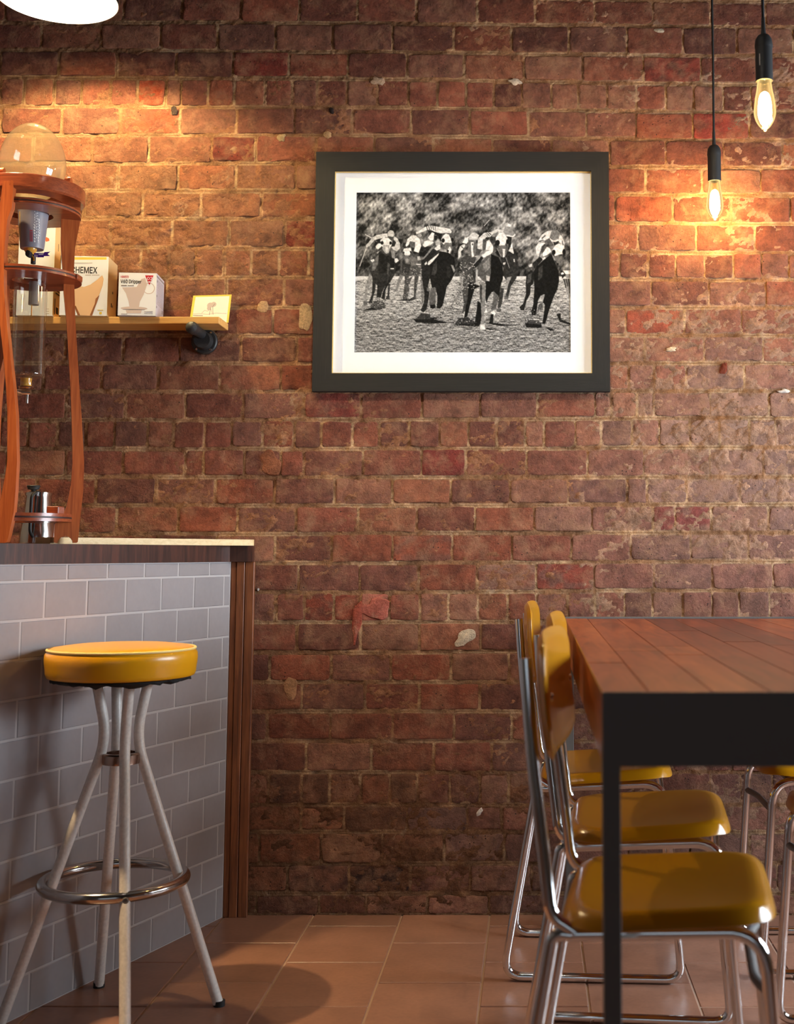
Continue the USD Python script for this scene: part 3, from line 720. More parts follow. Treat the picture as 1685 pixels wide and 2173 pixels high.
put('foot_ring', tube([rc + np.array([RR * math.cos(t), RR * math.sin(t), 0]) for t in np.linspace(0, 2 * np.pi, 96, endpoint=False)], .0115, 16, closed=True), 'ring_chrome', stool, smooth=True)
sp = at(264, 1612, SD - .042); put('screw', xf(lathe([(0, 0), (.0035, 0), (.003, .002), (0, .0025)], 14), frame_from(sp + [0, -.006, 0], (1, 0, 0), (0, 0, 1), (0, -1, 0))), 'steel', stool)
hp = np.array([at(271, 1898, SD - RR)[0], rc[1] - RR - .0118, rc[2]])
put('screw', xf(lathe([(0, 0), (.0065, 0), (.0045, .0016), (0, .0008)], 16), frame_from(hp, (1, 0, 0), (0, 0, 1), (0, -1, 0))), 'black_steel', stool)

# ------------------------------------------------------------------ table
HT = .782
T0, T1 = floor_at(1280, 1470, HT), floor_at(1198, 1312, HT)
tx0, tx1, ty0, ty1 = (T0[0] + T1[0]) / 2, .805, T0[1], T1[1]
TH = HT - floor_at(1277, 1621, 0)[2]
zb = .95 - (.95 - HT) * 1.512      # lower edge of the timber, read at the near corner
table = thing('dining_table', ((tx0 + tx1) / 2, (ty0 + ty1) / 2, 0), 'long brown plank dining table on a black steel frame', 'table')
edges = [tx0, .0905 + .052, .221, .292, .366, .436, .509, .584, .655, .728, tx1]
for k, (a, b) in enumerate(zip(edges[:-1], edges[1:])):
    cuts = sorted(rng.uniform(ty0 + .35, ty1 - .25, rng.integers(1, 3)))
    ys = [ty0 + .0075, *cuts, ty1 - .0075]
    for c, (p, q) in enumerate(zip(ys[:-1], ys[1:])):
        put('plank', box(a + .0004, b - .0004, p + .0003, q - .0003, zb, HT - rng.uniform(0, .0007), .0012), f'table_timber_{(k * 3 + c * 2 + (k % 3)) % 4}', table, smooth=False)
for y0, y1 in ((ty0, ty0 + .007), (ty1 - .007, ty1)):
    put('end_plate', box(tx0, tx1, y0, y1, zb - .002, HT + (.004 if y0 > 2 else .0006), .001), 'black_steel', table, smooth=False)
LW = .0215
for x in (tx0, tx1 - LW):
    for y in (ty0, ty1 - LW - .0):
        put('leg', box(x, x + LW, y + .0005, y + LW, 0, zb + .02, .001), 'black_steel', table, smooth=False)
# ------------------------------------------------------------------ chairs
SH, CW, TRD = .440, .362, .0095


def shell(poly_uv, nu, nv, fn, th):
    """A curved moulded sheet: a grid in the unit rounded rectangle mapped by fn(u, v) -> point, thickened both ways."""
    us, vs = np.linspace(-1, 1, nu), np.linspace(-1, 1, nv)
    A, B = np.meshgrid(us, vs, indexing='ij')
    P = fn(A, B)
    du = np.gradient(P, axis=0); dv = np.gradient(P, axis=1); nn = np.cross(du, dv); nn /= np.linalg.norm(nn, axis=-1, keepdims=True)
    e = np.maximum(np.abs(A), np.abs(B)); tt = th / 2 * np.sqrt(np.clip(1 - np.clip((e - .93) / .07, 0, 1) ** 2, .02, 1))[..., None]
    top, bot = P + nn * tt, P - nn * tt
    v = np.vstack([top.reshape(-1, 3), bot.reshape(-1, 3)]); n = nu * nv
    I, J = np.meshgrid(np.arange(nu - 1), np.arange(nv - 1), indexing='ij')
    q = np.stack([I * nv + J, (I + 1) * nv + J, (I + 1) * nv + J + 1, I * nv + J + 1], -1).reshape(-1, 4)
    f = [q, q[:, ::-1] + n]
    ring = [(i, 0) for i in range(nu)] + [(nu - 1, j) for j in range(1, nv)] + [(i, nv - 1) for i in range(nu - 2, -1, -1)] + [(0, j) for j in range(nv - 2, 0, -1)]
    r = np.array([i * nv + j for i, j in ring]); r2 = np.roll(r, -1)
    f.append(np.c_[r, r + n, r2 + n, r2])
    f = np.vstack(f); f = np.vstack([f[:, [0, 1, 2]], f[:, [0, 2, 3]]])
    m = trimesh.Trimesh(v, f, process=False); m.fix_normals(); return m


def squircle(A, B, rx, ry):
    """Square to rounded rectangle of half sizes 1 x 1 with corner radii rx, ry (fractions)."""
    k = 5.0
    s = (np.abs(A) ** k + np.abs(B) ** k) ** (1 / k); m = np.maximum(np.abs(A), np.abs(B))
    f = np.where(s > 1e-9, m / np.maximum(s, 1e-9), 1.)
    return A * f, B * f


def make_chair(label, loc, rz, group):
    t = thing('dining_chair', loc, label, 'chair', group, rotz=rz)
    BASE[t] = np.zeros(3)          # parts are given in the chair's own space, forward along +x

    def seat(A, B):
        a, b = squircle(A, B, .2, .2)
        x = .188 + a * .152; y = b * (CW / 2 + .005) * (1 - .03 * a)
        z = SH + .012 - .010 * (1 - b ** 2) * (1 - a ** 2) - .030 * np.clip(np.abs(a) - .80, 0, 1) ** 1.5 * (a > 0) * 3 + .010 * np.clip(-a - .6, 0, 1)
        rim = np.clip((np.maximum(np.abs(A), np.abs(B)) - .90) / .10, 0, 1)
        z = z - .016 * rim ** 1.6 + .020 * (x - .05) / .3 - .004
        return np.stack([x, y, z], -1)

    put('seat', shell(None, 34, 34, seat, .012), 'yellow_shell', t, smooth=60)

    def back(A, B):
        a, b = squircle(A, B, .2, .2)
        y = a * (CW / 2 + .004); z = .740 + b * .094 * (1 - .10 * a ** 2 * (b < 0))
        x = .001 + .020 * a ** 2 - .085 * (z - .74) + .008 * b ** 2
        return np.stack([x, y, z], -1)

    put('backrest', shell(None, 34, 22, back, .013), 'yellow_shell', t, smooth=60)
    yy = CW / 2 - .022
    for s in (-1, 1):
        y = s * yy
        loop = fillet([(.055, y, SH - .018), (.318, y, SH - .004), (.352, y, TRD + .001), (-.045, y, TRD + .001), (.028, y, SH - .018), (.055, y, SH - .018)], [0, .055, .035, .045, .035, 0], 9)
        put('side_loop', tube(loop, TRD, 14), 'chrome', t)
        up = fillet([(.060, y, SH - .018 + TRD * .4), (.026, y, SH + .004), (-.002, y * .94, .66), (-.0125, y * .92, .80)], [0, .02, .05, 0], 8)
        u = put('upright', tube(up, TRD, 14), 'chrome', t)
        put('screw', xf(lathe([(0, 0), (.006, 0), (.0045, .003), (0, .0035)], 14), frame_from(np.array([.0245, y * .90, .745]), (0, 1, 0), (0, 0, 1), (1, 0, 0))), 'steel', u)
    put('stretcher', tube(fillet([(.325, -yy, SH - .085), (.308, -yy + .06, SH - .088), (.308, yy - .06, SH - .088), (.325, yy, SH - .085)], .04, 6), .0075, 12), 'black_steel', t, label='dark cross bar between the front legs')
    put('seat_bracket', cat_(box(.09, .12, -yy, yy, SH - .016, SH - .008), box(.25, .28, -yy, yy, SH - .016, SH - .008)), 'black_steel', t)
    return t


LG, RG = 'yellow chairs on the left of the table', 'yellow chairs on the right of the table'
ch = make_chair('nearest yellow shell chair with chrome tube frame on the left side of the table', (.020, 1.932, 0), -7.0, LG)
copy(ch, (.036, 2.447, 0), 'middle yellow shell chair with chrome tube frame on the left side of the table', -5)
copy(ch, (-.012, 3.00, 0), 'yellow chrome framed chair left of the table, closest to the brick wall', -3)
copy(ch, (.868, 3.02, 0), 'yellow chrome framed chair right of the table, closest to the brick wall', 180, RG)
copy(ch, (.850, 2.43, 0), 'yellow chrome framed chair right of the table, second from the brick wall', 180, RG)

# ------------------------------------------------------------------ hanging bulbs by the picture
def make_bulb(label, loc, zb_):
    """loc: the bulb's tip below; the cord runs up to the ceiling."""
    t = thing('pendant_bulb', loc, label, 'pendant lamp', 'bare filament bulbs on black cords'); BASE[t] = np.zeros(3)
    hb, hs = .108, .098
    pr = curve([(0, 0), (.0035, .0005), (.0045, .003), (.0100, .008), (.0195, .024), (.0228, .040), (.0205, .066), (.0165, .088), (.0140, hb)], 40)
    pr[:, 0] = np.maximum(pr[:, 0], 0)
    put('glass_bulb', lathe(pr, 40), 'bulb_glass', t, smooth=True)
    core = curve([(0, .014), (.006, .0155), (.0125, .026), (.0145, .042), (.0125, .066), (.0075, .080), (0, .084)], 20)
    put('filament', lathe(core, 24), 'filament', t, smooth=True, label='glowing filament cage')
    put('stem', lathe([(0, .083), (.004, .084), (.006, .100), (.010, hb + .004), (0, hb + .004)], 18), 'glass', t, smooth=True)
    z = hb - .002
    put('socket', lathe([(.0142, z), (.0176, z), (.0178, z + .004), (.0176, z + .070), (.0186, z + .072), (.0186, z + .078), (.0170, z + .090), (.012, z + hs), (.006, z + hs + .002), (.0045, z + hs + .012), (.0036, z + hs + .040), (0, z + hs + .041)], 36), 'rubber', t, smooth=40)
    return t, z + hs + .038


bl, ztop = make_bulb('lower filament bulb on a black cord close to the brick wall right of the picture', at(1517.5, 467, 3.215), 0)
zt = at(1517.5, 467, 3.215)[2]
c1 = np.array([0, 0, 0.])
put('cord', tube([(0, 0, ztop), (.001, 0, ztop + .2), (.0, 0, CEIL - zt)], .0030, 10), 'cord', bl, smooth=True)
put('ceiling_rose', lathe([(0, CEIL - zt - .03), (.03, CEIL - zt - .028), (.045, CEIL - zt - .002), (0, CEIL - zt - .002)], 30), 'rubber', bl)
p2 = at(1624, 278, 2.46)
bl2, _ = make_bulb('upper filament bulb with a larger looking black socket at the right edge', p2, 0)
put('cord', tube([(0, 0, ztop), (-.001, 0, ztop + .1), (.0, 0, CEIL - p2[2])], .0030, 10), 'cord', bl2, smooth=True)
put('socket_print', box(-.0125, -.0105, -.0152, -.0140, .135, .160, .0003), 'ink_pale', bl2, label='small pale print on the socket')
put('ceiling_rose', lathe([(0, CEIL - p2[2] - .03), (.03, CEIL - p2[2] - .028), (.045, CEIL - p2[2] - .002), (0, CEIL - p2[2] - .002)], 30), 'rubber', bl2)

# ------------------------------------------------------------------ dome pendants over the bar
def sphere_light(path, loc, r, power, col):
    l = UsdLux.SphereLight.Define(stage, path); l.CreateRadiusAttr(r); l.CreateIntensityAttr(power); l.CreateColorAttr(Gf.Vec3f(*col))
    UsdGeom.Xformable(l).AddTranslateOp().Set(Gf.Vec3d(*map(float, loc)))


def make_pendant(label, c, power):
    t = thing('dome_pendant', c, label, 'pendant lamp', 'dome pendants over the bar'); BASE[t] = np.zeros(3)
    R = .149
    o = curve([(R, 0), (R * .985, .028), (R * .86, .075), (R * .58, .118), (R * .25, .138), (.028, .145)], 24)
    i_ = o - np.c_[np.full(len(o), .0022), np.full(len(o), .0022)]; i_[0] = (R - .0022, 0)
    put('shade', lathe(list(o) + [(.0, .146)], 64), 'shade_black', t, smooth=40, label='black enamel outside of the shade')
    put('shade_lining', lathe([(R - .0003, -.0002)] + list(i_) + [(.0, .142)], 64), 'shade_white', t, smooth=40, label='white lining of the shade')
    put('lamp_holder', lathe([(0, .100), (.018, .100), (.018, .141), (0, .141)], 24), 'shade_black', t)
    put('cap', lathe([(.03, .144), (.026, .175), (.006, .185), (0, .185)], 24), 'shade_black', t)
    put('cord', tube([(0, 0, .18), (0, 0, .3), (0, 0, CEIL - c[2] - .001)], .003, 8), 'cord', t)
    put('globe_bulb', lathe([(.024 * math.sin(q), .072 - .024 * math.cos(q)) for q in np.linspace(0, np.pi, 16)], 24), glow(f'pendant_glow_{len(M)}', (1.0, .75, .36), power), t, smooth=True, label='lit lamp inside the shade')
    return t


LA = at(121, -2, 2.98)
make_pendant('white lined dome pendant lamp glowing over the coffee tower at the top left', LA, PEND_A * 60)
def make_spot(label, loc, aim, power, col, lamp_r=.032, deep=.15):
    t = thing('ceiling_spotlight', loc, label, 'spotlight', 'black cylinder spotlights'); BASE[t] = np.zeros(3)
    d = np.asarray(aim, float); d /= np.linalg.norm(d); zax = -d
    xax = np.cross([0, 1., 0] if abs(zax[1]) < .9 else [1., 0, 0], zax); xax /= np.linalg.norm(xax)
    T = frame_from(np.zeros(3), xax, np.cross(zax, xax), zax)
    put('can', xf(lathe([(.070, 0), (.074, 0), (.074, .20), (.02, .205), (0, .205), (0, .20), (.070, .198), (.070, 0)], 40), T), 'shade_black', t, smooth=40)
    top_ = zax * .2
    put('stem', tube([top_, (top_[0], top_[1], CEIL - loc[2] - .001)], .012, 16), 'shade_black', t)
    put('lamp_face', xf(lathe([(0, deep), (lamp_r, deep), (lamp_r + .004, deep + .01), (.0, deep + .011)], 32), T), glow(f'spot_glow_{len(M)}', col, power), t, smooth=False, label='lit lamp face')
    return t


make_spot('black cylinder spotlight on the ceiling over the bar, beyond the left edge', np.array([-1.44, 2.39, 2.50]), (0, 0, -1), SPOT, (1.0, .72, .40))
ps = np.array([-.12, 1.75, 2.46])
make_spot('added black spotlight out of view on the ceiling, brightening the framed picture', ps, np.array([-.10, WALL, 1.35]) - ps, PIC_FILL, (1.0, .90, .77), .035, .15)  # added lamp out of view, brightens the mount and the middle of the wall

# ------------------------------------------------------------------ wall shelf with its boxes and card
SF = WALL - .106
s0, s1 = at(465, 672, SF), at(465, 687, SF)
SZ1, SZ0, SXR = s0[2], s1[2], s0[0]
shelf = thing('wall_shelf', (-1.1, WALL - .05, SZ0), 'pale oak wall shelf carrying coffee boxes above the bar counter', 'shelf')
put('board', box(-1.52, SXR, SF, WALL - .0055, SZ0, SZ1, .0012), 'shelf_oak', shelf, smooth=False)
br = thing('pipe_bracket', (0, 0, 0), 'black iron pipe bracket with round flange under the right end of the wall shelf', 'bracket')
pc = at(404, 697, SF - .03); fcn = at(434, 726, WALL)
zp = SZ0 - .0150
rp = .0165
rot = trimesh.transformations.rotation_matrix(np.pi / 2, [1, 0, 0])      # turns a lathe's axis to point at the viewer


def facing(prof, c, n=32):
    return xf(lathe(prof, n), frame_from(np.asarray(c), (1, 0, 0), (0, 0, 1), (0, -1, 0)))


put('pipe', tube([(fcn[0], WALL - .008, zp), (fcn[0], SF - .022, zp)], rp * .82, 20), 'black_iron', br)
put('end_cap', facing([(0, -.012), (rp, -.012), (rp * 1.02, .004), (rp * .9, .012), (rp * .5, .0165), (0, .018)], (fcn[0], SF - .018, zp)), 'black_iron', br, smooth=40)
put('flange', facing([(0, .002), (.036, .002), (.036, .009), (.033, .012), (.026, .0125), (.022, .034), (0, .034)], (fcn[0] + .002, WALL - .002, zp - .016), 40), 'black_iron', br, smooth=40)
for a in (.9, 2.3, 4.0, 5.4):
    put('screw', facing([(0, 0), (.004, 0), (.003, .0018), (0, .002)], (fcn[0] + .002 + .0295 * math.cos(a), WALL - .0135, zp - .016 + .0295 * math.sin(a)), 12), 'steel', br)


def flat(parent, pts, X, mat_, name, off=.0002):
    """Printed area on a box face: a film of ink. pts: photo pixels; X(px, py) -> (u, v) on the face."""
    return None


class Carton:
    """A printed carton standing on the shelf. Front-right edge at photo column pr, front-left at pl, top of the front edge at row pt."""
    def __init__(s, name, label, pl, pr, pt, depth, rz, D, front='card_white', side='card_grey', topm='card_cream'):
        s.o = at(pr, 672, D); s.o = np.array([s.o[0], D, SZ1])
        s.rz = rz; s.u = np.array([math.cos(rz), math.sin(rz), 0]); s.v = np.array([0, 0, 1.]); s.n = np.array([math.sin(rz), -math.cos(rz), 0])
        q = onp(pl, pt, s.o, s.n); s.w = float((s.o - q) @ s.u); s.h = float(onp(pr, pt, s.o, s.n)[2] - SZ1)
        s.t = thing(name, s.o - s.u * s.w / 2, label, 'box')
        c = s.o - s.u * s.w
        put('carton', prism(sg.box(0, 0, s.w, s.h), c - s.n * .0004, s.u, s.v, -depth), side, s.t, smooth=False)
        put('front_panel', prism(sg.box(.0002, .0002, s.w - .0002, s.h - .0002), c - s.n * .0004, s.u, s.v, .0004), front, s.t, smooth=False)
        put('top_flap', prism(sg.box(.001, -.0, s.w - .001, depth), c + s.v * s.h, s.u, -s.n, .0006), topm, s.t, smooth=False)
        s.k = 0; s.depth = depth

    def uv(s, x, y):
        q = onp(x, y, s.o, s.n) - s.o
        return (float(q @ s.u), float(q @ s.v))

    def ink(s, name, mat_, pts=None, poly=None, round_=0.):
        g = sg.Polygon([s.uv(*p) for p in pts]) if poly is None else poly
        if round_: g = g.buffer(-round_).buffer(2 * round_).buffer(-round_)
        g = g.intersection(sg.box(-s.w, .0002, 0, s.h - .0002))
        s.k += 1
        put(name, prism(g, s.o + s.n * (.00005 * s.k), s.u, s.v, .0001), mat_, s.t, smooth=False)

    def text(s, txt, x, y, hpx, mat_, wpx=None, bold=False, slant=0.):
        h = hpx * s.o[1] / F
        m = meshkit.text_mesh(txt, h, .0001, bold)
        wn = m.extents[0]
        sx = 1. if wpx is None else (wpx * s.o[1] / F) / wn
        u0, v0 = s.uv(x, y)
        m.vertices[:, 0] = (m.vertices[:, 0] + slant * m.vertices[:, 1]) * sx + u0; m.vertices[:, 1] += v0; m.vertices[:, 2] += .00005 * (s.k + 1)
        s.k += 1
        put('lettering', xf(m, frame_from(s.o, s.u, s.v, s.n)), mat_, s.t, smooth=False)

    def side_rows(s, rows, mat_, y0, y1):
        """Small print on the right-hand side panel."""
        gs = []
        for (a, b, r0, r1) in rows:
            gs.append(sg.box(a * s.depth, r0 * s.h, b * s.depth, r1 * s.h))
        put('side_print', prism(unary_union(gs), s.o + s.u * .0001, -s.n, s.v, .0001), mat_, s.t, smooth=False)


BD = WALL - .116
b1 = Carton('coffee_box', 'tall white box standing on the wall shelf behind the coffee tower', 42, 111, 472, .10, .10, BD, side='card_side')
b1.text('d.”', 98.5, 484, 7, 'ink_black', 10)
b1.ink('logo', 'ink_orange', [(94, 508), (98, 503), (104, 506), (105, 511), (98, 513)], round_=.0008)
for y in (655, 660, 665): b1.ink('small_print', 'ink_pale', [(97, y), (104, y), (104, y + 1.2), (97, y + 1.2)])
b1.side_rows([(.3, .34, .72, .80), (.55, .6, .62, .70), (.2, .7, .44, .452), (.2, .75, .47, .48), (.2, .6, .26, .27), (.2, .8, .29, .30), (.2, .7, .32, .33), (.15, .22, .03, .20), (.3, .5, .05, .12), (.6, .85, .02, .09)], 'ink_black', 0, 1)
b2 = Carton('coffee_box', 'white carafe box lettered HEMEX standing on the wall shelf', 130, 226.5, 545, .10, .10, BD, side='card_side')
b2.ink('top_stripe', 'card_yellow', [(130, 546), (226, 546), (226, 551), (130, 551)])
b2.text('CHEMEX', 149.5, 579, 13.5, 'ink_black', 55, bold=True)
b2.ink('small_print', 'ink_pale', [(152, 557.5), (196, 557.5), (196, 558.8), (152, 558.8)]); b2.ink('small_print', 'ink_pale', [(181, 583), (193, 583), (193, 584.6), (181, 584.6)]); b2.ink('small_print', 'ink_pale', [(195, 583), (211, 583), (211, 584.6), (195, 584.6)])
b2.ink('carafe_picture', 'ink_peach', [(140, 600), (178, 609), (192, 604), (206, 594), (217, 584), (220, 592), (218, 606), (212, 622), (206, 636), (190, 671), (172, 671), (160, 652), (140, 640)], round_=.001)
b2.ink('carafe_picture', 'ink_brown', [(157, 649), (161, 649), (171, 671), (166, 671)]); b2.ink('carafe_picture', 'ink_brown', [(203, 634), (211, 626), (209, 633), (195, 671), (190, 671), (201, 645)])
b2.ink('small_print', 'card_yellow', [(207, 657.5), (219, 657.5), (219, 659), (207, 659)]); b2.ink('small_print', 'card_yellow', [(211, 662), (216, 662), (216, 667), (211, 667)])
b2.side_rows([(.52, .60, .44, .48), (.40, .50, .20, .27), (.55, .62, .21, .25)], 'ink_black', 0, 1)
b3 = Carton('coffee_box', 'smaller white dripper box lettered V60 Dripper on the wall shelf', 252.5, 330, 580, .10, .10, BD, side='card_grey', topm='ink_grey')
b3.ink('dripper_picture', 'ink_pinkgrey', [(259, 610), (267, 622), (273, 640), (275, 651), (295, 651), (297, 640), (305, 625), (312, 604), (308, 590), (300, 592), (290, 609)], round_=.0008)
ring = sg.Point(b3.uv(316, 612)).buffer(.0155).difference(sg.Point(b3.uv(316, 612)).buffer(.0135)).intersection(sg.Polygon([b3.uv(*p) for p in [(308, 590), (340, 590), (340, 635), (302, 635)]]))
b3.ink('dripper_picture', 'ink_pinkgrey', poly=ring)
el = lambda x, y, a, b: sa.scale(sg.Point(b3.uv(x, y)).buffer(1, quad_segs=16), a * BD / F, b * BD / F)
b3.ink('dripper_picture', 'ink_pinkgrey', poly=el(284.5, 654.5, 28, 4)); b3.ink('dripper_picture', 'ink_grey', poly=el(284, 657, 24, 1.2)); b3.ink('dripper_picture', 'ink_pinkgrey', [(267, 658), (301, 658), (299, 665), (269, 665)], round_=.0006)
b3.text('HARIO', 256, 589.5, 4.6, 'ink_red', 16.5, bold=True); b3.text('V60 Dripper', 255.5, 600.5, 7.6, 'ink_black', 44, bold=True); b3.ink('small_print', 'ink_grey', [(257, 605), (269, 605), (269, 607.4), (257, 607.4)]); b3.ink('small_print', 'ink_grey', [(271, 605.4), (284, 605.4), (284, 607.2), (271, 607.2)])
b3.ink('badge', 'ink_red', [(308, 584.5), (326, 584.5), (317, 605)], round_=.0004)
b3.text('02', 311.5, 594, 6.4, 'ink_white', 11)
b3.ink('small_print', 'ink_white', [(314.5, 597.5), (320, 597.5), (319, 599.5), (315.5, 599.5)])
for y in (661, 664.5): b3.ink('small_print', 'ink_grey', [(306, y), (324, y), (324, y + 1.), (306, y + 1.)])
b3.ink('small_print', 'ink_grey', [(257, 666), (270, 666), (270, 667.2), (257, 667.2)])
rws = [(.08, .92, .30 + .028 * k, .308 + .028 * k) for k in range(21)] + [(.05, .14, .80, .85), (.05, .14, .46, .51), (.05, .14, .20, .25), (.80, .90, .18, .26), (.76, .84, .01, .05)] + [(.0, 1., .915, .955)]
b3.side_rows([q for q in rws if True], 'ink_grey', 0, 1)

card = thing('picture_card', (*(at(446, 684, WALL - .03))[:2], SZ1), 'small yellow edged card with a faint pencil sketch at the right end of the shelf', 'card')
cP = at(446, 660, WALL - .022); cn = np.array([.06, -1, 0]); cn /= np.linalg.norm(cn); cu = np.array([-cn[1], cn[0], 0])
cuv = lambda x, y: (float((onp(x, y, cP, cn) - cP) @ cu), float((onp(x, y, cP, cn) - cP)[2]))
zb_ = SZ1 - cP[2]
cpoly = sg.Polygon([cuv(409, 626), cuv(490.5, 623.5), (cuv(485.0, 678)[0], zb_), (cuv(402, 678)[0], zb_)])
tilt = trimesh.transformations.rotation_matrix(-.10, cu, cP + np.array([0, 0, zb_]))
def cput(name, g, k, m_): put(name, xf(prism(g, cP + cn * (.00012 * k), cu, np.array([0, 0, 1.]), .0008 if k == 0 else .0001), tilt), m_, card, smooth=False)
cput('card_sheet', cpoly, 0, 'card_yellow'); cput('paper', sg.Polygon([cuv(414, 629), cuv(486, 627), (cuv(481.0, 678)[0], zb_ + .001), (cuv(407, 678)[0], zb_ + .001)]), 7, 'card_cream')
line = lambda pts, w: sg.LineString([cuv(*p) for p in pts]).buffer(w)
sk = [line([(409, 666), (422, 665), (440, 667), (458, 664), (480, 665)], .0007), line([(428, 664), (434, 658), (440, 660), (447, 655), (450, 664)], .0007)]
cput('sketch', unary_union(sk), 8, 'ink_pale')
cput('sketch', unary_union([sg.Point(cuv(446, 648)).buffer(.009), sg.Point(cuv(453, 645)).buffer(.007), sg.Point(cuv(443, 654)).buffer(.0055)]).difference(unary_union([sg.Point(cuv(450, 655)).buffer(.005)])), 8, 'ink_pale')
cput('sketch', unary_union([line([(444, 668), (447, 652)], .0006), line([(452, 667), (451, 650), (455, 644)], .0006), line([(410, 669), (430, 670)], .0009)]), 9, 'ink_grey')

# ------------------------------------------------------------------ cold drip coffee tower
AD = 2.78
AX = at(66.5, 420, AD)[0]
ax = np.array([AX, AD, 0])
tower = thing('coffee_tower', (AX, AD, CTOP), 'tall curved bamboo cold drip coffee tower with a glass globe on top', 'coffee maker')
zz = lambda y, D=AD: at(68, y, D)[2]
leg_f = [(29, 382), (25, 440), (15, 467), (10, 515), (8, 560), (8.5, 620), (16, 704), (24, 775), (29, 823), (34, 880), (36, 980), (33, 1039), (29, 1087), (19, 1134), (14, 1152), (-30, 1152), (-22, 1110), (1, 1060), (10, 1015), (15.5, 980), (15.5, 880), (13, 823), (7, 751), (0, 692), (-8, 620), (-13, 560), (-12, 515), (-8, 467), (2, 420), (6, 384)]
PF = np.array([AX + .02, AD - .118, 0.])
def foot(pts, P, n, dep, **k):
    m = traced(pts, P, n, dep, soft=.004, **k)
    m.vertices[:, 2] = np.maximum(m.vertices[:, 2], CTOP + .0002); return m
lf = put('leg', foot(leg_f, PF, (.02, -1, 0), .017), 'bamboo', tower, smooth=35)
leg_r = [(171, 432), (170.5, 470), (164, 500), (159, 527), (157, 574), (158, 620), (160, 680), (164.5, 751), (168.6, 823), (173, 880), (178.6, 980), (177, 1039), (171, 1099), (165, 1152), (114, 1152), (116, 1112), (128, 1103), (141, 1075), (151, 1027), (154, 980), (152, 880), (149, 811), (145, 751), (141, 680), (135, 620), (135, 592), (132, 562), (129, 515), (130, 432)]
PR = np.array([AX + .098, AD + .045, 0.])
put('leg', foot(leg_r, PR, (.40, -.92, 0), .017, hole=lambda uv: sg.Point(uv(138, 1153)).buffer(.0165)), 'bamboo', tower, smooth=35)
put('ply_core', foot(leg_f, PF + [0, .0062, 0], (.02, -1, 0), .0046, grow=.0005), 'ply_dark', tower, smooth=35, label='dark middle ply of the leg')
strip = leg_r[14:]; strip = [(x + 5.5 if k < 0 else x, y) for k, (x, y) in enumerate(strip)]
inner = leg_r[16:]
put('ply_core', foot([(x - 1.2, y) for x, y in inner] + [(x + 4.2, y) for x, y in inner[::-1]], PR + [-.0006, -.0012, 0], (.40, -.92, 0), .012), 'ply_dark', tower, smooth=35, label='dark inner edge of the leg')
leg_l = [(-4, 432), (4, 520), (9, 600), (10, 700), (8, 757), (-1, 795), (-8, 880), (-12, 980), (-9, 1060), (-4, 1100), (6, 1152), (-48, 1152), (-44, 1100), (-38, 1060), (-38, 980), (-34, 880), (-28, 795), (-20, 757), (-18, 700), (-18, 600), (-24, 520), (-34, 432)]
put('leg', foot(leg_l, np.array([AX - .098, AD + .045, 0.]), (-.3, -.95, 0), .017), 'bamboo', tower, smooth=35)
z1a, z1b = at(175, 398, AD)[2], at(175, 429, AD)[2]
R1 = at(175, 410, AD)[0] - AX
put('ring_plate', lathe([(R1 * .60, z1b), (R1 * .97, z1b), (R1, z1b + .004), (R1, z1a - .004), (R1 * .975, z1a), (R1 * .60, z1a), (R1 * .60, z1b)], 80, ax), 'bamboo_ring', tower, smooth=40)
z2b = at(165, 457, AD)[2]; z2a = z2b + .012
put('ring_plate', lathe([(R1 * .42, z2b), (R1 * .93, z2b), (R1 * .93, z2a), (R1 * .42, z2a), (R1 * .42, z2b)], 80, ax), 'bamboo_ring', tower, smooth=40)
z3 = at(150, 590, AD)[2]; R3 = R1 * .985
p3 = put('ring_plate', lathe([(.034, z3 - .0065), (R3, z3 - .0065), (R3, z3 + .0065), (.034, z3 + .0065), (.034, z3 - .0065)], 80, ax), 'bamboo_ring', tower, smooth=40)
for m_, q in ((z3, R3), (z2a - .006, R1 * .93)):      # dark glue line round the plies
    put('ply_line', lathe([(q + .0003, m_ - .0016), (q + .0006, m_), (q + .0003, m_ + .0016)], 80, ax), 'ply_dark', tower, smooth=True)
put('peg', box(AX + R3 - .012, AX + R3 + .004, AD - .016, AD + .016, z3 - .0068, z3 + .0068), 'bamboo_ring', tower)
put('peg', box(AX - .10, AX - .055, AD - .140, AD - .09, z3 - .020, z3 + .016), 'bamboo_ring', tower)
put('peg', box(AX - .10, AX - .052, AD - .140, AD - .095, z2a - .004, z2a + .022), 'bamboo_ring', tower)
z4 = at(90, 1099, AD)[2]; R4 = at(145, 1099, AD)[0] - AX
put('ring_plate', lathe([(R4 * .45, z4 - .009), (R4, z4 - .009), (R4, z4 + .009), (R4 * .45, z4 + .009), (R4 * .45, z4 - .009)], 64, ax), 'bamboo_ring', tower, smooth=40)
put('ply_line', lathe([(R4 + .0003, z4 - .002), (R4 + .0006, z4), (R4 + .0003, z4 + .002)], 64, ax), 'ply_dark', tower, smooth=True)
q4 = at(117, 1080, AD + .02); put('peg', box(q4[0] - .014, q4[0] + .014, AD + .005, AD + .04, z4 + .009, z4 + .027), 'bamboo_ring', tower)
for pxp, D in ((2, AD - .09), (145, AD - .02)):
    q = at(pxp, 385, D); put('peg', xf(lathe([(0, -.006), (.0085, -.006), (.010, -.002), (.010, .004), (.0085, .007), (0, .007)], 24), frame_from(np.array([q[0], D, z1a + .009]), (0, 1, 0), (0, 0, 1), (1, 0, 0))), 'bamboo', tower)
zt_, zeq = at(68, 263, AD)[2], at(68, 352, AD)[2]
Rg = at(137, 350, AD)[0] - AX - .001
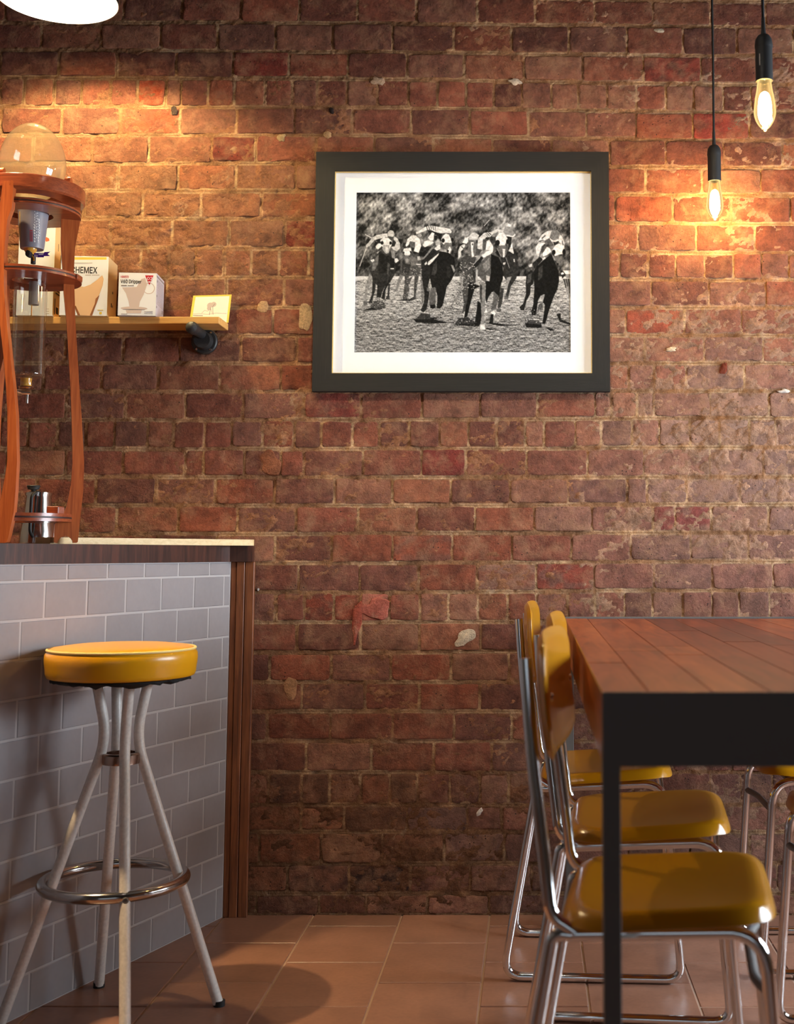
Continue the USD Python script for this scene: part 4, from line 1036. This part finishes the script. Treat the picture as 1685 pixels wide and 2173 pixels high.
gl = [(Rg * math.cos(t), zeq + (zt_ - zeq) * math.sin(t)) for t in np.linspace(np.pi / 2, 0, 20)] + [(Rg * math.cos(t), zeq - .085 * math.sin(t)) for t in np.linspace(0.05, 1.35, 14)]
put('glass_globe', lathe(gl, 64, ax), 'globe_glass', tower, smooth=True)
cup = at(74, 480, AD); cz1, cz0 = at(74, 434, AD)[2], at(66, 529, AD)[2]
cr1, cr0 = 33 * AD / F, 23.5 * AD / F
ccx = np.array([at(70, 480, AD)[0], AD, 0])
put('grounds_cup', lathe([(0, cz0), (cr0, cz0), (cr0 + .001, cz0 + .003), (cr1, cz1), (cr1 + .002, cz1), (cr1 + .002, cz1 + .004), (cr1 - .002, cz1 + .004), (cr0 - .002, cz0 + .004), (0, cz0 + .004)], 48, ccx), 'grey_plastic', tower, smooth=35, label='grey tapered cup under the top ring')
put('cup_rim', lathe([(cr1, cz1), (cr1 + .003, cz1 + .001), (cr1 + .003, cz1 + .006), (cr1, cz1 + .007)], 48, ccx), 'black_steel', tower, smooth=True)


def on_cup(x0, x1, y0, y1, m_, name, n=6):
    """A printed patch that follows the cup's side."""
    rows = []
    for y in np.linspace(y0, y1, 8):
        z = at(70, y, AD)[2]; r = np.interp(z, [cz0, cz1], [cr0 + .001, cr1]) + .0004
        for x in np.linspace(x0, x1, n):
            dx = np.clip((at(x, y, AD - r * .8)[0] - ccx[0]) / r, -.98, .98); rows.append((ccx[0] + r * dx, AD - r * math.sqrt(1 - dx * dx), z))
    v = np.array(rows); I, J = np.meshgrid(np.arange(7), np.arange(n - 1), indexing='ij'); q = np.stack([I * n + J, I * n + J + 1, (I + 1) * n + J + 1, (I + 1) * n + J], -1).reshape(-1, 4)
    put(name, (v, q), m_, tower, smooth=True)


for xx, yy, y2 in ((74, 450, 519), (76.5, 458, 512), (79, 452, 519), (72.5, 482, 520), (81, 470, 505)):
    for a in np.arange(yy, y2, 5.5): on_cup(xx, xx + 1.0, a, min(a + rng.uniform(2, 4.5), y2), 'ink_white', 'cup_print', 3)
on_cup(65, 70.5, 495, 496.6, 'ink_red', 'cup_print', 4)
for xx in (65.3, 67.2, 69.2): on_cup(xx, xx + .8, 498, 519, 'ink_red', 'cup_print', 3)
on_cup(40.5, 42, 455, 520, 'card_yellow', 'cup_print', 3)
ab = at(66, 530, AD); put('valve_body', lathe([(0, zz(541)), (.008, zz(541)), (.0135, zz(533)), (.0145, cz0 + .001), (0, cz0 + .001)], 30, (ab[0], AD - .004, 0)), 'amber_resin', tower, smooth=40)
kq = at(61, 539, AD - .03); put('valve_knob', xf(lathe([(0, -.008), (.0052, -.008), (.0056, 0), (.0052, .007), (0, .008)], 20), frame_from(kq, (1, 0, 0), (0, 0, 1), (0, -1, 0)) @ np.diag([1, 1.45, 1, 1])), 'rubber', tower)
nq = at(70, 548, AD - .02); put('drip_nozzle', tube([nq + [-.004, 0, .008], nq + [.001, 0, .001], nq + [.003, -.002, -.006]], .0018, 10), 'brass', tower)
put('drip_nozzle', tube([(ab[0] + .006, AD, zz(541)), (ab[0] + .006, AD, zz(560))], .0055, 14), 'rubber', tower)
TP = np.array([*at(88, 540, AD - .03)[:2], 0.])
put('paper_tag', traced([(72, 537), (86, 537), (94, 536.5), (94, 535), (106.5, 534), (101, 539), (106, 543), (93, 543.5), (93, 546), (80, 546), (72, 545)], TP, (.1, -1, 0), .0006), 'purple_ribbon', tower, smooth=False, label='small purple and white ribbon tag')
put('tag_print', cat_(*[traced([(x0, y0), (x1, y0), (x1, y1), (x0, y1)], TP + [0, -.0004, 0], (.1, -1, 0), .0002) for x0, x1, y0, y1 in ((72.5, 80, 541, 542.2), (72.5, 80, 544, 545), (82, 92, 538.5, 540.6), (86, 93, 536.3, 537.3))]), 'ink_white', tower, smooth=False)
tz1, tz0 = zz(587), zz(801)
tr = 34 * AD / F; tcx = np.array([at(62, 690, AD)[0], AD, 0])
put('glass_tube', lathe([(tr, tz1), (tr, tz0 + .008), (tr * .93, tz0 + .002), (tr * .62, tz0 - .001), (.013, tz0 - .003), (.013, zz(818))], 48, tcx), 'glass', tower, smooth=True)
put('glass_rim', tube([tcx + [tr * math.cos(t), tr * math.sin(t), tz1 + .0] for t in np.linspace(0, 2 * np.pi, 48, endpoint=False)], .0012, 8, closed=True), 'glass', tower, smooth=True)
put('inner_filter', lathe([(0, zz(647)), (.0115, zz(647)), (.0115, zz(600)), (.010, zz(598)), (0, zz(598))], 30, tcx + [.008, 0, 0]), 'smoked', tower, smooth=40, label='frosted filter hanging in the glass tube')
put('drip_rod', tube([tcx + [.004, 0, zz(647)], tcx + [.004, 0, zz(672)]], .0012, 8), 'brass', tower)
put('neck', lathe([(0, zz(820)), (.0125, zz(820)), (.0118, zz(814)), (.0125, zz(806)), (.0125, tz0 - .002), (0, tz0 - .002)], 30, tcx - [.002, 0, 0]), 'amber_resin', tower, smooth=40)
put('washer', lathe([(0, zz(827)), (.014, zz(826)), (.0165, zz(822)), (.015, zz(820)), (0, zz(820))], 30, tcx - [.001, 0, 0]), 'copper_steel', tower, smooth=40)
sq = at(56, 833, AD); put('spigot', tube([sq + [-.010, 0, 0], sq + [.010, 0, 0]], .0052, 18), 'steel', tower)
put('spigot_handle', tube([sq + [-.020, -.004, .003], sq + [-.010, -.001, .001]], .0034, 14), 'steel', tower)
sn = at(58, 845, AD); put('spigot_nozzle', tube([(sn[0], AD, sq[2]), (sn[0], AD, zz(856))], .0026, 14), 'steel', tower)

# ------------------------------------------------------------------ steel pot behind the tower
KD = 2.98
kc = at(80, 1100, KD); kr = at(116, 1100, KD)[0] - kc[0]
pot = thing('steel_pot', (kc[0], KD, CTOP), 'polished steel coffee pot with black knob standing behind the coffee tower legs', 'pot')
kz1 = at(80, 1050, KD)[2]; k0 = (kc[0], KD, 0)
put('pot_body', lathe([(0, CTOP + .0005), (kr * .97, CTOP + .0005), (kr, CTOP + .005), (kr * .97, CTOP + .03), (kr * .80, CTOP + .07), (kr * .70, kz1 - .006), (kr * .70, kz1 - .002), (0, kz1 - .002)], 48, k0), 'steel', pot, smooth=45)
put('lid', lathe([(0, kz1 - .002), (kr * .74, kz1 - .002), (kr * .74, kz1 + .005), (kr * .3, kz1 + .009), (0, kz1 + .010)], 48, k0), 'steel', pot, smooth=40)
kt = at(70, 1030, KD)[2]
put('knob', lathe([(0, kz1 + .008), (.005, kz1 + .009), (.006, kz1 + .012), (.0125, kt - .010), (.0155, kt - .002), (.0145, kt), (0, kt)], 30, (at(71, 1040, KD)[0], KD, 0)), 'rubber', pot, smooth=40)
hx = at(70.5, 1080, KD - kr)[0]
put('handle', tube(fillet([(hx, KD - kr * .72, kz1 + .004), (hx, KD - kr - .012, kz1 - .004), (hx, KD - kr - .014, CTOP + .03), (hx, KD - kr * .93, CTOP + .02)], .012, 6), .0038, 12), 'rubber', pot)

# ------------------------------------------------------------------ the print in the frame: six racehorses and jockeys, ink tones on one fine sheet
PW, PH = 1280, 958
tone = np.zeros((PH, PW))
gy_, gx_ = np.mgrid[0:PH, 0:PW]
KX, KY = PW / 454., PH / 339.
pxs, pys = gx_ / KX, gy_ / KY                                   # photo pixels from the print's top left corner
nz = lambda sx, sy, o, sd, skew=0.: meshkit.fbm(np.stack([(pxs + skew * pys) / sx, np.zeros_like(pxs), pys / sy], -1), o, sd)
trees = np.clip(.37 + (nz(22, 26, 4, 3, .4) - .5) * 1.15 + (nz(4, 7, 3, 9, .3) - .5) * .75, .07, .88)
trees = trees * np.clip(1.08 - .30 * np.clip((pys - 90) / 90, 0, 1), 0, 2)
turf = np.clip(.66 + (nz(7, 1.6, 3, 5) - .5) * 1.0 + (nz(1.3, 1.0, 2, 6) - .5) * .95 - .12 * np.clip((pys - 230) / 40, 0, 1), .08, .97)
hz = 178.5 - (nz(40, 40, 2, 8) - .5) * 3
tone = np.where(pys < hz, trees, turf)
tone = np.where((pys >= hz) & (pys < hz + 7), np.clip(.88 + (turf - .66) * .3, 0, 1), tone)
CR = {1: (757, 470, 10.867), 2: (880, 470, 9.45), 3: (960, 460, 8.693), 4: (1090, 470, 9.056)}


def fill(c, pts, g, tex=.10):
    ox, oy, k = CR[c]
    q = np.array([((x / k + ox - 757) * KX, (y / k + oy - 409) * KY) for x, y in pts])
    x0, y0 = np.maximum(np.floor(q.min(0)).astype(int), 0); x1 = min(int(q[:, 0].max()) + 2, PW); y1 = min(int(q[:, 1].max()) + 2, PH)
    if x1 <= x0 or y1 <= y0: return
    X, Y = np.meshgrid(np.arange(x0, x1) + .5, np.arange(y0, y1) + .5)
    ins = np.zeros(X.shape, bool)
    for (ax_, ay_), (bx, by) in zip(q, np.roll(q, -1, 0)):
        cr = (ay_ > Y) != (by > Y)
        with np.errstate(divide='ignore', invalid='ignore'):
            ins ^= cr & (X < (bx - ax_) * (Y - ay_) / (by - ay_) + ax_)
    t = tone[y0:y1, x0:x1]
    t[ins] = np.clip(g * (1 + (GR[y0:y1, x0:x1][ins] - .5) * tex * 4) + (GR[y0:y1, x0:x1][ins] - .5) * tex, 0, 1)


GR = nz(3, 4, 3, 14)


def oval(c, x, y, a, b, g):
    fill(c, [(x + a * math.cos(t), y + b * math.sin(t)) for t in np.linspace(0, 2 * np.pi, 22)[:-1]], g)


def stroke(c, x0, y0, x1, y1, w, g):
    d = np.array([x1 - x0, y1 - y0], float); d /= np.linalg.norm(d); n = np.array([-d[1], d[0]]) * w / 2
    fill(c, [(x0 + n[0], y0 + n[1]), (x1 + n[0], y1 + n[1]), (x1 - n[0], y1 - n[1]), (x0 - n[0], y0 - n[1])], g)


P_ = [
 # second horse from the left, far back
 (1, .30, [(1040,900),(1130,800),(1300,720),(1420,820),(1540,1000),(1550,1230),(1400,1270),(1300,1250),(1200,1300),(1030,1250)]), (1, .18, [(1080,900),(1280,950),(1230,1250),(1080,1200)]), (1, .42, [(1260,800),(1420,860),(1440,1000),(1280,1050)]),
 (1, .50, [(1030,1230),(1110,1270),(1020,1450),(980,1600),(930,1600),(970,1400)]), (1, .28, [(1140,1270),(1230,1280),(1220,1450),(1180,1600),(1170,1800),(1100,1800),(1130,1500)]), (1, .33, [(1230,1330),(1330,1260),(1230,1480),(1250,1570),(1190,1800),(1150,1790)]),
 (1, .25, [(1360,1270),(1460,1270),(1420,1500),(1390,1700),(1420,1800),(1230,1810),(1350,1740)]), (1, .14, [(940,1830),(1180,1790),(1400,1800),(1250,1840)]),
 (1, .96, [(1150,560),(1190,420),(1280,340),(1380,340),(1470,420),(1510,580),(1450,740),(1340,700),(1370,580),(1340,480),(1250,470),(1220,560),(1160,600)]), (1, .90, [(1250,430),(1270,350),(1340,325),(1385,370),(1370,450),(1300,470)]), (1, .35, [(1230,490),(1370,490),(1360,640),(1270,600)]),
 (1, .94, [(1110,640),(1270,620),(1290,700),(1240,800),(1140,800),(1090,720)]), (1, .15, [(1075,740),(1110,700),(1130,740),(1110,780)]), (1, .15, [(1245,700),(1280,690),(1290,740),(1260,750)]), (1, .40, [(1110,810),(1290,810),(1250,1000),(1150,990)]), (1, .62, [(1150,880),(1210,860),(1230,950),(1170,970)]),
 (1, .7, [(1420,820),(1480,810),(1500,900),(1430,920)]), (1, .85, [(1390,990),(1510,990),(1500,1020),(1400,1015)]),
 # leftmost horse
 (1, .55, [(330,1200),(400,1330),(340,1500),(290,1600),(280,1740),(290,1900),(240,1940),(195,1900),(230,1750),(240,1500)]), (1, .36, [(200,1850),(290,1850),(290,1930),(200,1930)]),
 (1, .22, [(760,1450),(810,1450),(790,1700),(800,1810),(700,1800),(750,1700)]),
 (1, .17, [(380,1000),(480,800),(560,700),(800,700),(900,900),(930,1100),(900,1250),(800,1420),(720,1480),(600,1560),(500,1480),(400,1330),(360,1180)]), (1, .42, [(400,950),(540,760),(520,1000),(440,1150),(380,1150)]), (1, .09, [(540,720),(780,820),(740,1200),(540,1220)]),
 (1, .15, [(400,1330),(480,1340),(470,1600),(420,1760),(400,1890),(320,1890),(390,1700),(400,1550)]), (1, .13, [(520,1400),(740,1400),(620,1650),(600,1760),(500,1760),(510,1600)]), (1, .12, [(760,1350),(820,1350),(700,1600),(690,1800),(610,1790),(640,1640)]), (1, .30, [(740,950),(790,1000),(760,1250),(730,1200)]),
 (1, .12, [(190,2055),(400,1985),(700,1990),(560,2045)]), (1, .28, [(350,1980),(430,1850),(560,1830),(680,1880),(700,1990),(520,2030)]),
 (1, .80, [(240,560),(300,500),(380,390),(480,330),(620,300),(720,290),(740,360),(640,400),(520,420),(430,450),(330,580),(250,620)]), (1, .88, [(610,300),(730,290),(730,380),(640,380)]), (1, .10, [(430,450),(520,420),(640,400),(580,480),(500,500)]),
 (1, .80, [(880,360),(960,400),(1020,520),(1020,640),(950,700),(860,660),(820,600),(900,590),(930,500),(880,440)]), (1, .14, [(870,450),(930,500),(900,590),(840,590)]),
 (1, .94, [(570,440),(650,380),(760,400),(840,480),(830,560),(780,650),(770,720),(700,720),(640,620),(580,560)]), (1, .66, [(640,560),(770,560),(790,680),(740,790),(680,780),(620,640)]), (1, .86, [(680,620),(740,580),(760,700),(700,720)]), (1, .28, [(560,600),(700,760),(780,740),(760,790),(690,800),(600,700)]), (1, .92, [(460,590),(520,520),(600,520),(590,600),(520,660),(480,640)]),
 (1, .92, [(350,910),(430,870),(440,920),(390,960)]), (1, .7, [(480,740),(550,690),(520,760)]), (1, .2, [(360,890),(480,780),(500,820),(430,880)]), (1, .07, [(780,830),(880,830),(900,1120),(820,1110)]), (1, .92, [(900,870),(960,860),(1000,920),(930,980),(900,950)]), (1, .95, [(810,1090),(890,1090),(890,1112),(810,1112)]), (1, .10, [(920,980),(1000,920),(980,1010),(930,1100)]), (1, .55, [(820,700),(900,690),(910,870),(840,860)]),
 # third horse, black
 (2, .45, [(130,950),(190,1000),(210,1450),(200,1650),(165,1640),(150,1300)]), (2, .12, [(150,780),(330,760),(340,1100),(290,1300),(320,1450),(290,1640),(270,1760),(200,1830),(150,1780),(210,1640),(220,1450),(170,1150)]),
 (2, .08, [(0,1960),(380,1930),(520,1920),(400,1960),(700,2030),(420,2050),(60,2020)]), (2, .22, [(60,1960),(160,1840),(340,1860),(340,1960)]),
 (2, .07, [(330,900),(440,680),(520,610),(700,640),(800,740),(830,850),(830,1020),(760,1180),(660,1320),(640,1440),(580,1700),(530,1750),(470,1740),(480,1500),(430,1330),(370,1340),(330,1160)]), (2, .22, [(400,880),(460,800),(470,1000),(420,1100),(350,1080)]), (2, .14, [(660,900),(760,950),(720,1150),(660,1100)]),
 (2, .36, [(350,1340),(450,1340),(440,1680),(420,1750),(340,1740),(310,1550)]), (2, .05, [(335,1680),(430,1670),(440,1730),(390,1755),(340,1740)]), (2, .42, [(260,1330),(330,1340),(330,1420),(270,1400)]),
 (2, .50, [(160,790),(330,560),(420,480),(400,560),(270,720)]), (2, .12, [(200,780),(380,560),(520,600),(330,800),(220,860)]), (2, .92, [(280,880),(290,820),(400,730),(510,640),(490,690),(380,820),(310,890)]), (2, .92, [(215,860),(260,810),(270,860),(230,890)]),
 (2, .06, [(230,200),(400,210),(520,260),(560,420),(480,300),(360,240)]), (2, .90, [(40,230),(120,190),(230,120),(330,95),(430,110),(540,130),(620,140),(720,160),(755,220),(740,250),(640,240),(560,250),(480,240),(410,220),(320,170),(230,200),(130,240),(50,270)]),
 (2, .92, [(280,340),(360,230),(410,250),(390,380),(340,410)]), (2, .95, [(180,490),(210,410),(290,390),(400,430),(360,470),(290,500),(220,530)]), (2, .70, [(430,440),(480,350),(530,430),(520,480),(440,500)]), (2, .12, [(400,300),(470,300),(460,380),(410,380)]), (2, .95, [(410,560),(480,490),(530,480),(530,560),(460,600)]), (2, .08, [(480,250),(560,260),(545,420),(490,340)]),
 (2, .96, [(545,370),(590,290),(640,255),(700,280),(740,370),(760,470),(700,440),(640,440),(600,480),(560,440)]), (2, .42, [(610,450),(750,440),(770,560),(740,660),(690,640),(620,560)]), (2, .94, [(680,560),(720,510),(750,580),(720,660),(690,640)]), (2, .28, [(790,540),(860,560),(850,650),(800,640)]), (2, .6, [(740,880),(790,890),(830,1000),(800,1040)]), (2, .3, [(750,250),(800,330),(810,420),(760,420)]),
 # fourth horse behind the leader
 (3, .26, [(160,780),(280,720),(450,760),(400,980),(430,1200),(420,1330),(300,1580),(290,1700),(250,1860),(190,1820),(230,1600),(200,1400),(220,1050),(150,950)]), (3, .5, [(150,1050),(210,1080),(190,1400),(100,1560),(0,1600),(90,1480),(150,1350)]), (3, .05, [(310,1200),(520,1290),(420,1340),(360,1560),(290,1840),(230,1870),(300,1500)]), (3, .92, [(190,1800),(250,1740),(235,1850)]),
 (3, .16, [(950,760),(1170,680),(1240,980),(1180,1150),(1080,1300),(1050,1440),(1030,1530),(960,1520),(1000,1430),(1040,1250),(950,1100)]), (3, .6, [(1010,1130),(1100,1110),(1040,1250),(1020,1340),(980,1300)]), (3, .38, [(960,1460),(1030,1450),(1030,1530),(970,1530)]),
 (3, .82, [(310,380),(360,310),(420,300),(500,350),(470,440),(420,440),(320,430)]), (3, .92, [(190,490),(250,400),(310,380),(300,480),(240,540)]), (3, .86, [(120,640),(150,560),(210,520),(250,540),(220,600),(170,650),(180,740),(120,790)]), (3, .85, [(480,420),(600,310),(640,380),(570,470),(560,620),(470,600)]), (3, .3, [(450,600),(560,620),(500,720),(420,740)]),
 (3, .40, [(300,430),(440,440),(450,600),(410,760),(360,770),(290,640)]), (3, .96, [(350,480),(400,480),(390,640),(410,740),(370,760),(355,620)]),
 # leading horse
 (3, .06, [(60,1990),(200,1930),(540,1960),(500,2020),(300,2010)]), (3, .08, [(610,1960),(760,1960),(1000,1990),(1300,2000),(900,2012)]), (3, .08, [(620,2050),(830,2070),(700,2090)]), (3, .18, [(60,1980),(150,1870),(280,1850),(420,1930),(420,1990)]),
 (3, .20, [(880,1330),(960,1330),(930,1560),(900,1680),(840,1690),(870,1500)]), (3, .35, [(820,1720),(870,1680),(915,1720),(890,1760),(840,1760)]), (3, .18, [(380,980),(440,980),(440,1220),(390,1150)]), (3, .72, [(440,1000),(480,980),(480,1190),(520,1290),(450,1200)]),
 (3, .34, [(490,960),(560,830),(700,680),(760,640),(880,760),(930,900),(910,1180),(900,1400),(700,1400),(640,1230),(560,1180),(480,1080)]), (3, .05, [(720,700),(860,760),(930,900),(940,1150),(890,1300),(700,1420),(620,1300),(620,1200),(700,1200),(720,1000)]), (3, .52, [(560,900),(690,760),(700,950),(620,1030)]), (3, .78, [(630,1090),(700,1110),(690,1200),(640,1190)]),
 (3, .05, [(620,1300),(750,1380),(680,1480),(640,1600),(620,1500)]), (3, .36, [(770,1390),(880,1400),(850,1560),(800,1720),(720,1720),(760,1540)]), (3, .05, [(770,1380),(890,1300),(870,1500),(850,1460)]), (3, .92, [(710,1760),(780,1730),(810,1790),(780,1830)]), (3, .08, [(720,1800),(770,1800),(760,1970),(690,1960)]), (3, .92, [(600,1770),(640,1690),(660,1770)]),
 (3, .05, [(480,1560),(540,1600),(550,1850),(530,1970),(430,1940),(460,1750)]), (3, .52, [(520,1180),(630,1250),(620,1500),(610,1700),(590,1850),(600,1990),(540,2000),(550,1850),(540,1650),(510,1400)]), (3, .22, [(520,1250),(560,1280),(550,1600),(520,1500)]), (3, .96, [(530,1990),(600,1980),(625,2080),(525,2080)]),
 (3, .30, [(570,430),(640,420),(640,600),(570,640)]), (3, .86, [(500,400),(590,310),(720,290),(820,240),(950,260),(930,300),(850,290),(760,330),(700,390),(600,390),(560,450),(480,470)]), (3, .55, [(730,340),(800,330),(800,380),(740,380)]), (3, .2, [(690,400),(800,390),(790,480),(740,500)]), (3, .95, [(640,460),(690,440),(760,560),(760,640),(620,620)]), (3, .10, [(400,900),(540,740),(580,770),(470,930),(380,970)]), (3, .98, [(560,720),(640,650),(740,620),(755,660),(700,710),(580,770)]),
 (3, .15, [(1000,680),(1130,690),(1140,800),(1200,920),(1060,900)]), (3, .92, [(1040,640),(1100,500),(1140,680),(1130,700)]), (3, .9, [(1130,790),(1155,790),(1160,850),(1135,840)]), (3, .14, [(900,760),(1000,760),(1060,960),(960,1000),(920,880)]), (3, .8, [(940,860),(990,850),(980,890),(945,900)]), (3, .12, [(1000,360),(1100,390),(1080,560),(1040,640),(1030,430)]),
 (3, .58, [(940,290),(970,210),(1030,170),(1100,210),(1140,310),(1120,370),(1000,350)]), (3, .95, [(1000,190),(1030,140),(1070,150),(1080,200)]), (3, .92, [(1000,345),(1120,365),(1160,315),(1170,350),(1130,390),(1000,372)]),
 (3, .96, [(805,400),(870,310),(950,305),(1020,410),(1010,450),(960,560),(890,560),(810,470)]), (3, .38, [(840,590),(900,540),(1000,540),(1030,600),(990,740),(950,780),(900,740)]), (3, .94, [(930,600),(980,610),(970,750),(940,760)]),
 # right-hand horse, black, and the rail
 (4, .92, [(940,950),(1130,950),(1130,1020),(990,1020)]), (4, .6, [(990,1020),(1130,1030),(1130,1100),(1000,1100)]), (4, .5, [(940,1110),(1080,1110),(1140,1500),(1070,1500)]), (4, .10, [(820,1780),(900,1770),(900,1880),(1090,1960),(1090,1990),(880,1930)]), (4, .07, [(220,1950),(530,1980),(540,2040),(250,2040)]), (4, .24, [(240,1960),(300,1900),(480,1900),(530,1980)]), (4, .08, [(620,2040),(800,2080),(700,2100)]), (4, .3, [(480,1600),(560,1560),(560,1700),(460,1700)]),
 (4, .10, [(250,1020),(340,940),(400,1000),(380,1200),(330,1250),(320,1400),(250,1530),(210,1710),(140,1710),(120,1650),(190,1580),(240,1400),(235,1200)]), (4, .28, [(270,1040),(350,1000),(330,1180),(260,1200)]),
 (4, .05, [(380,980),(450,860),(560,760),(720,640),(800,820),(860,960),(870,1150),(840,1300),(770,1450),(680,1700),(640,1850),(600,1970),(550,1960),(580,1780),(600,1600),(560,1560),(600,1400),(520,1430),(470,1520),(440,1740),(420,1810),(350,1800),(340,1740),(380,1600),(400,1300)]), (4, .20, [(480,900),(560,850),(550,1080),(470,1150)]), (4, .6, [(520,1470),(570,1420),(590,1460),(540,1500)]),
 (4, .6, [(350,780),(400,680),(450,680),(440,760),(370,800)]), (4, .12, [(360,820),(500,690),(560,740),(400,920)]), (4, .92, [(290,860),(350,820),(350,880),(310,890)]), (4, .12, [(900,990),(950,980),(1000,1030),(930,1110)]), (4, .92, [(905,1000),(950,985),(965,1020),(915,1035)]),
 (4, .88, [(470,390),(540,270),(640,200),(750,185),(710,260),(690,330),(600,380),(560,360)]), (4, .86, [(880,260),(930,300),(970,420),(970,540),(930,540),(910,440),(860,400)]), (4, .34, [(610,390),(690,330),(770,470),(720,500)]), (4, .3, [(510,480),(600,440),(640,500),(540,640)]), (4, .92, [(420,500),(490,410),(610,430),(540,490),(510,580),(480,690),(440,640)]), (4, .96, [(560,620),(640,500),(690,520),(720,590),(660,650),(560,690)]), (4, .96, [(550,720),(600,690),(620,720),(560,760)]), (4, .12, [(760,400),(870,390),(850,440),(780,480)]),
 (4, .96, [(745,560),(790,480),(850,440),(920,450),(950,540),(940,640),(870,650),(800,680),(760,640)]), (4, .42, [(800,690),(860,650),(940,690),(930,780),(910,860),(860,860),(820,790)])]
for c, g, pts in P_:
    fill(c, pts, g)
for c, x, y, a, b, g in ((1, 610, 510, 35, 42, .08), (1, 805, 512, 28, 38, .08), (1, 810, 300, 78, 84, .76), (2, 585, 395, 32, 45, .05), (2, 765, 380, 25, 40, .05), (2, 680, 605, 22, 22, .06), (3, 840, 490, 42, 50, .06), (3, 1022, 470, 28, 45, .06), (4, 770, 605, 34, 50, .05), (4, 965, 600, 32, 55, .05), (4, 795, 270, 88, 100, .48), (4, 845, 830, 20, 18, .08), (3, 380, 520, 10, 20, .2)):
    oval(c, x, y, a, b, g)
fill(1, [(740, 350), (880, 380), (850, 440), (800, 440)], .28); fill(4, [(690, 330), (720, 395), (800, 412), (868, 380), (850, 358), (760, 380)], .93)
for c, x0, y0, x1, y1, w, g in ((1, 220, 315, 370, 395, 22, .8), (1, 370, 395, 500, 490, 10, .6), (1, 250, 630, 105, 1050, 20, .82), (2, 250, 112, 272, 190, 13, .2), (2, 292, 100, 312, 180, 12, .25), (2, 335, 95, 352, 170, 14, .2), (2, 375, 97, 396, 188, 14, .2), (2, 420, 110, 428, 200, 10, .3), (2, 115, 330, 160, 290, 10, .8), (2, 550, 560, 660, 640, 8, .6),
                               (3, 195, 500, 270, 522, 14, .12), (3, 170, 560, 225, 600, 12, .15), (3, 640, 312, 700, 372, 10, .2), (3, 670, 300, 720, 350, 10, .2), (3, 620, 330, 660, 385, 8, .3), (3, 1040, 130, 1098, 5, 10, .2), (3, 590, 185, 690, 70, 12, .85), (3, 400, 890, 520, 765, 9, .8), (3, 310, 435, 440, 450, 8, .7), (3, 830, 590, 900, 740, 8, .7), (3, 990, 760, 1060, 960, 8, .7),
                               (4, 540, 345, 610, 280, 18, .25), (4, 480, 395, 560, 375, 10, .3), (4, 520, 600, 600, 450, 8, .05), (4, 930, 380, 950, 470, 18, .3), (4, 730, 640, 800, 760, 8, .7), (4, 960, 1110, 1000, 1290, 14, .08), (4, 1000, 1110, 1040, 1260, 12, .1), (4, 1045, 1110, 1110, 1480, 16, .1), (4, 970, 1280, 1085, 1640, 8, .85), (4, 1010, 1250, 1100, 1560, 8, .85), (4, 470, 850, 560, 760, 8, .6)):
    stroke(c, x0, y0, x1, y1, w, g)
rp_ = np.random.default_rng(5)
for c, x0, y0, x1, y1, n_k, dk in ((1, 1100, 1050, 1550, 1900, 160, 0), (3, 150, 850, 420, 1350, 130, 0), (3, 0, 1250, 250, 1800, 90, 1), (2, 0, 1600, 800, 1950, 120, 1), (4, 200, 1650, 560, 1960, 120, 1), (1, 350, 1800, 720, 2000, 110, 1), (3, 60, 1850, 420, 2000, 90, 1)):      # flung turf
    for _ in range(n_k):
        x, y = rp_.uniform(x0, x1), rp_.uniform(y0, y1); s_ = rp_.uniform(4, 11); oval(c, x, y, s_, s_ * .8, rp_.choice([.75, .9]) if not dk else rp_.choice([.10, .2, .85]))
from scipy.ndimage import gaussian_filter
tone = gaussian_filter(tone, 1.3)
tone = np.clip(tone + (nz(.8, .8, 2, 77) - .5) * .16 + (nz(3, 5, 2, 78) - .5) * .10, 0, 1)
tone = tone.reshape(PH // 2, 2, PW // 2, 2).mean((1, 3))
tl = np.where(tone < .04045, tone / 12.92, ((tone + .055) / 1.055) ** 2.4) * .84 + .002
ph, pw = tone.shape
VX, VZ_ = np.meshgrid(np.linspace(px0 - .001, px1 + .001, pw), np.linspace(pz1 + .001, pz0 - .001, ph))
I, J = np.meshgrid(np.arange(ph - 1), np.arange(pw - 1), indexing='ij')
fq = np.stack([I * pw + J, (I + 1) * pw + J, (I + 1) * pw + J + 1, I * pw + J + 1], -1).reshape(-1, 4)
put('print', (np.stack([VX, np.full_like(VX, MY + .0024), VZ_], -1).reshape(-1, 3), fq), 'print_ink', pic, smooth=False, tint=np.repeat(tl.reshape(-1, 1), 3, 1) * np.array([.97, .985, 1.0]), label='black and white photograph of racehorses and jockeys galloping on turf')
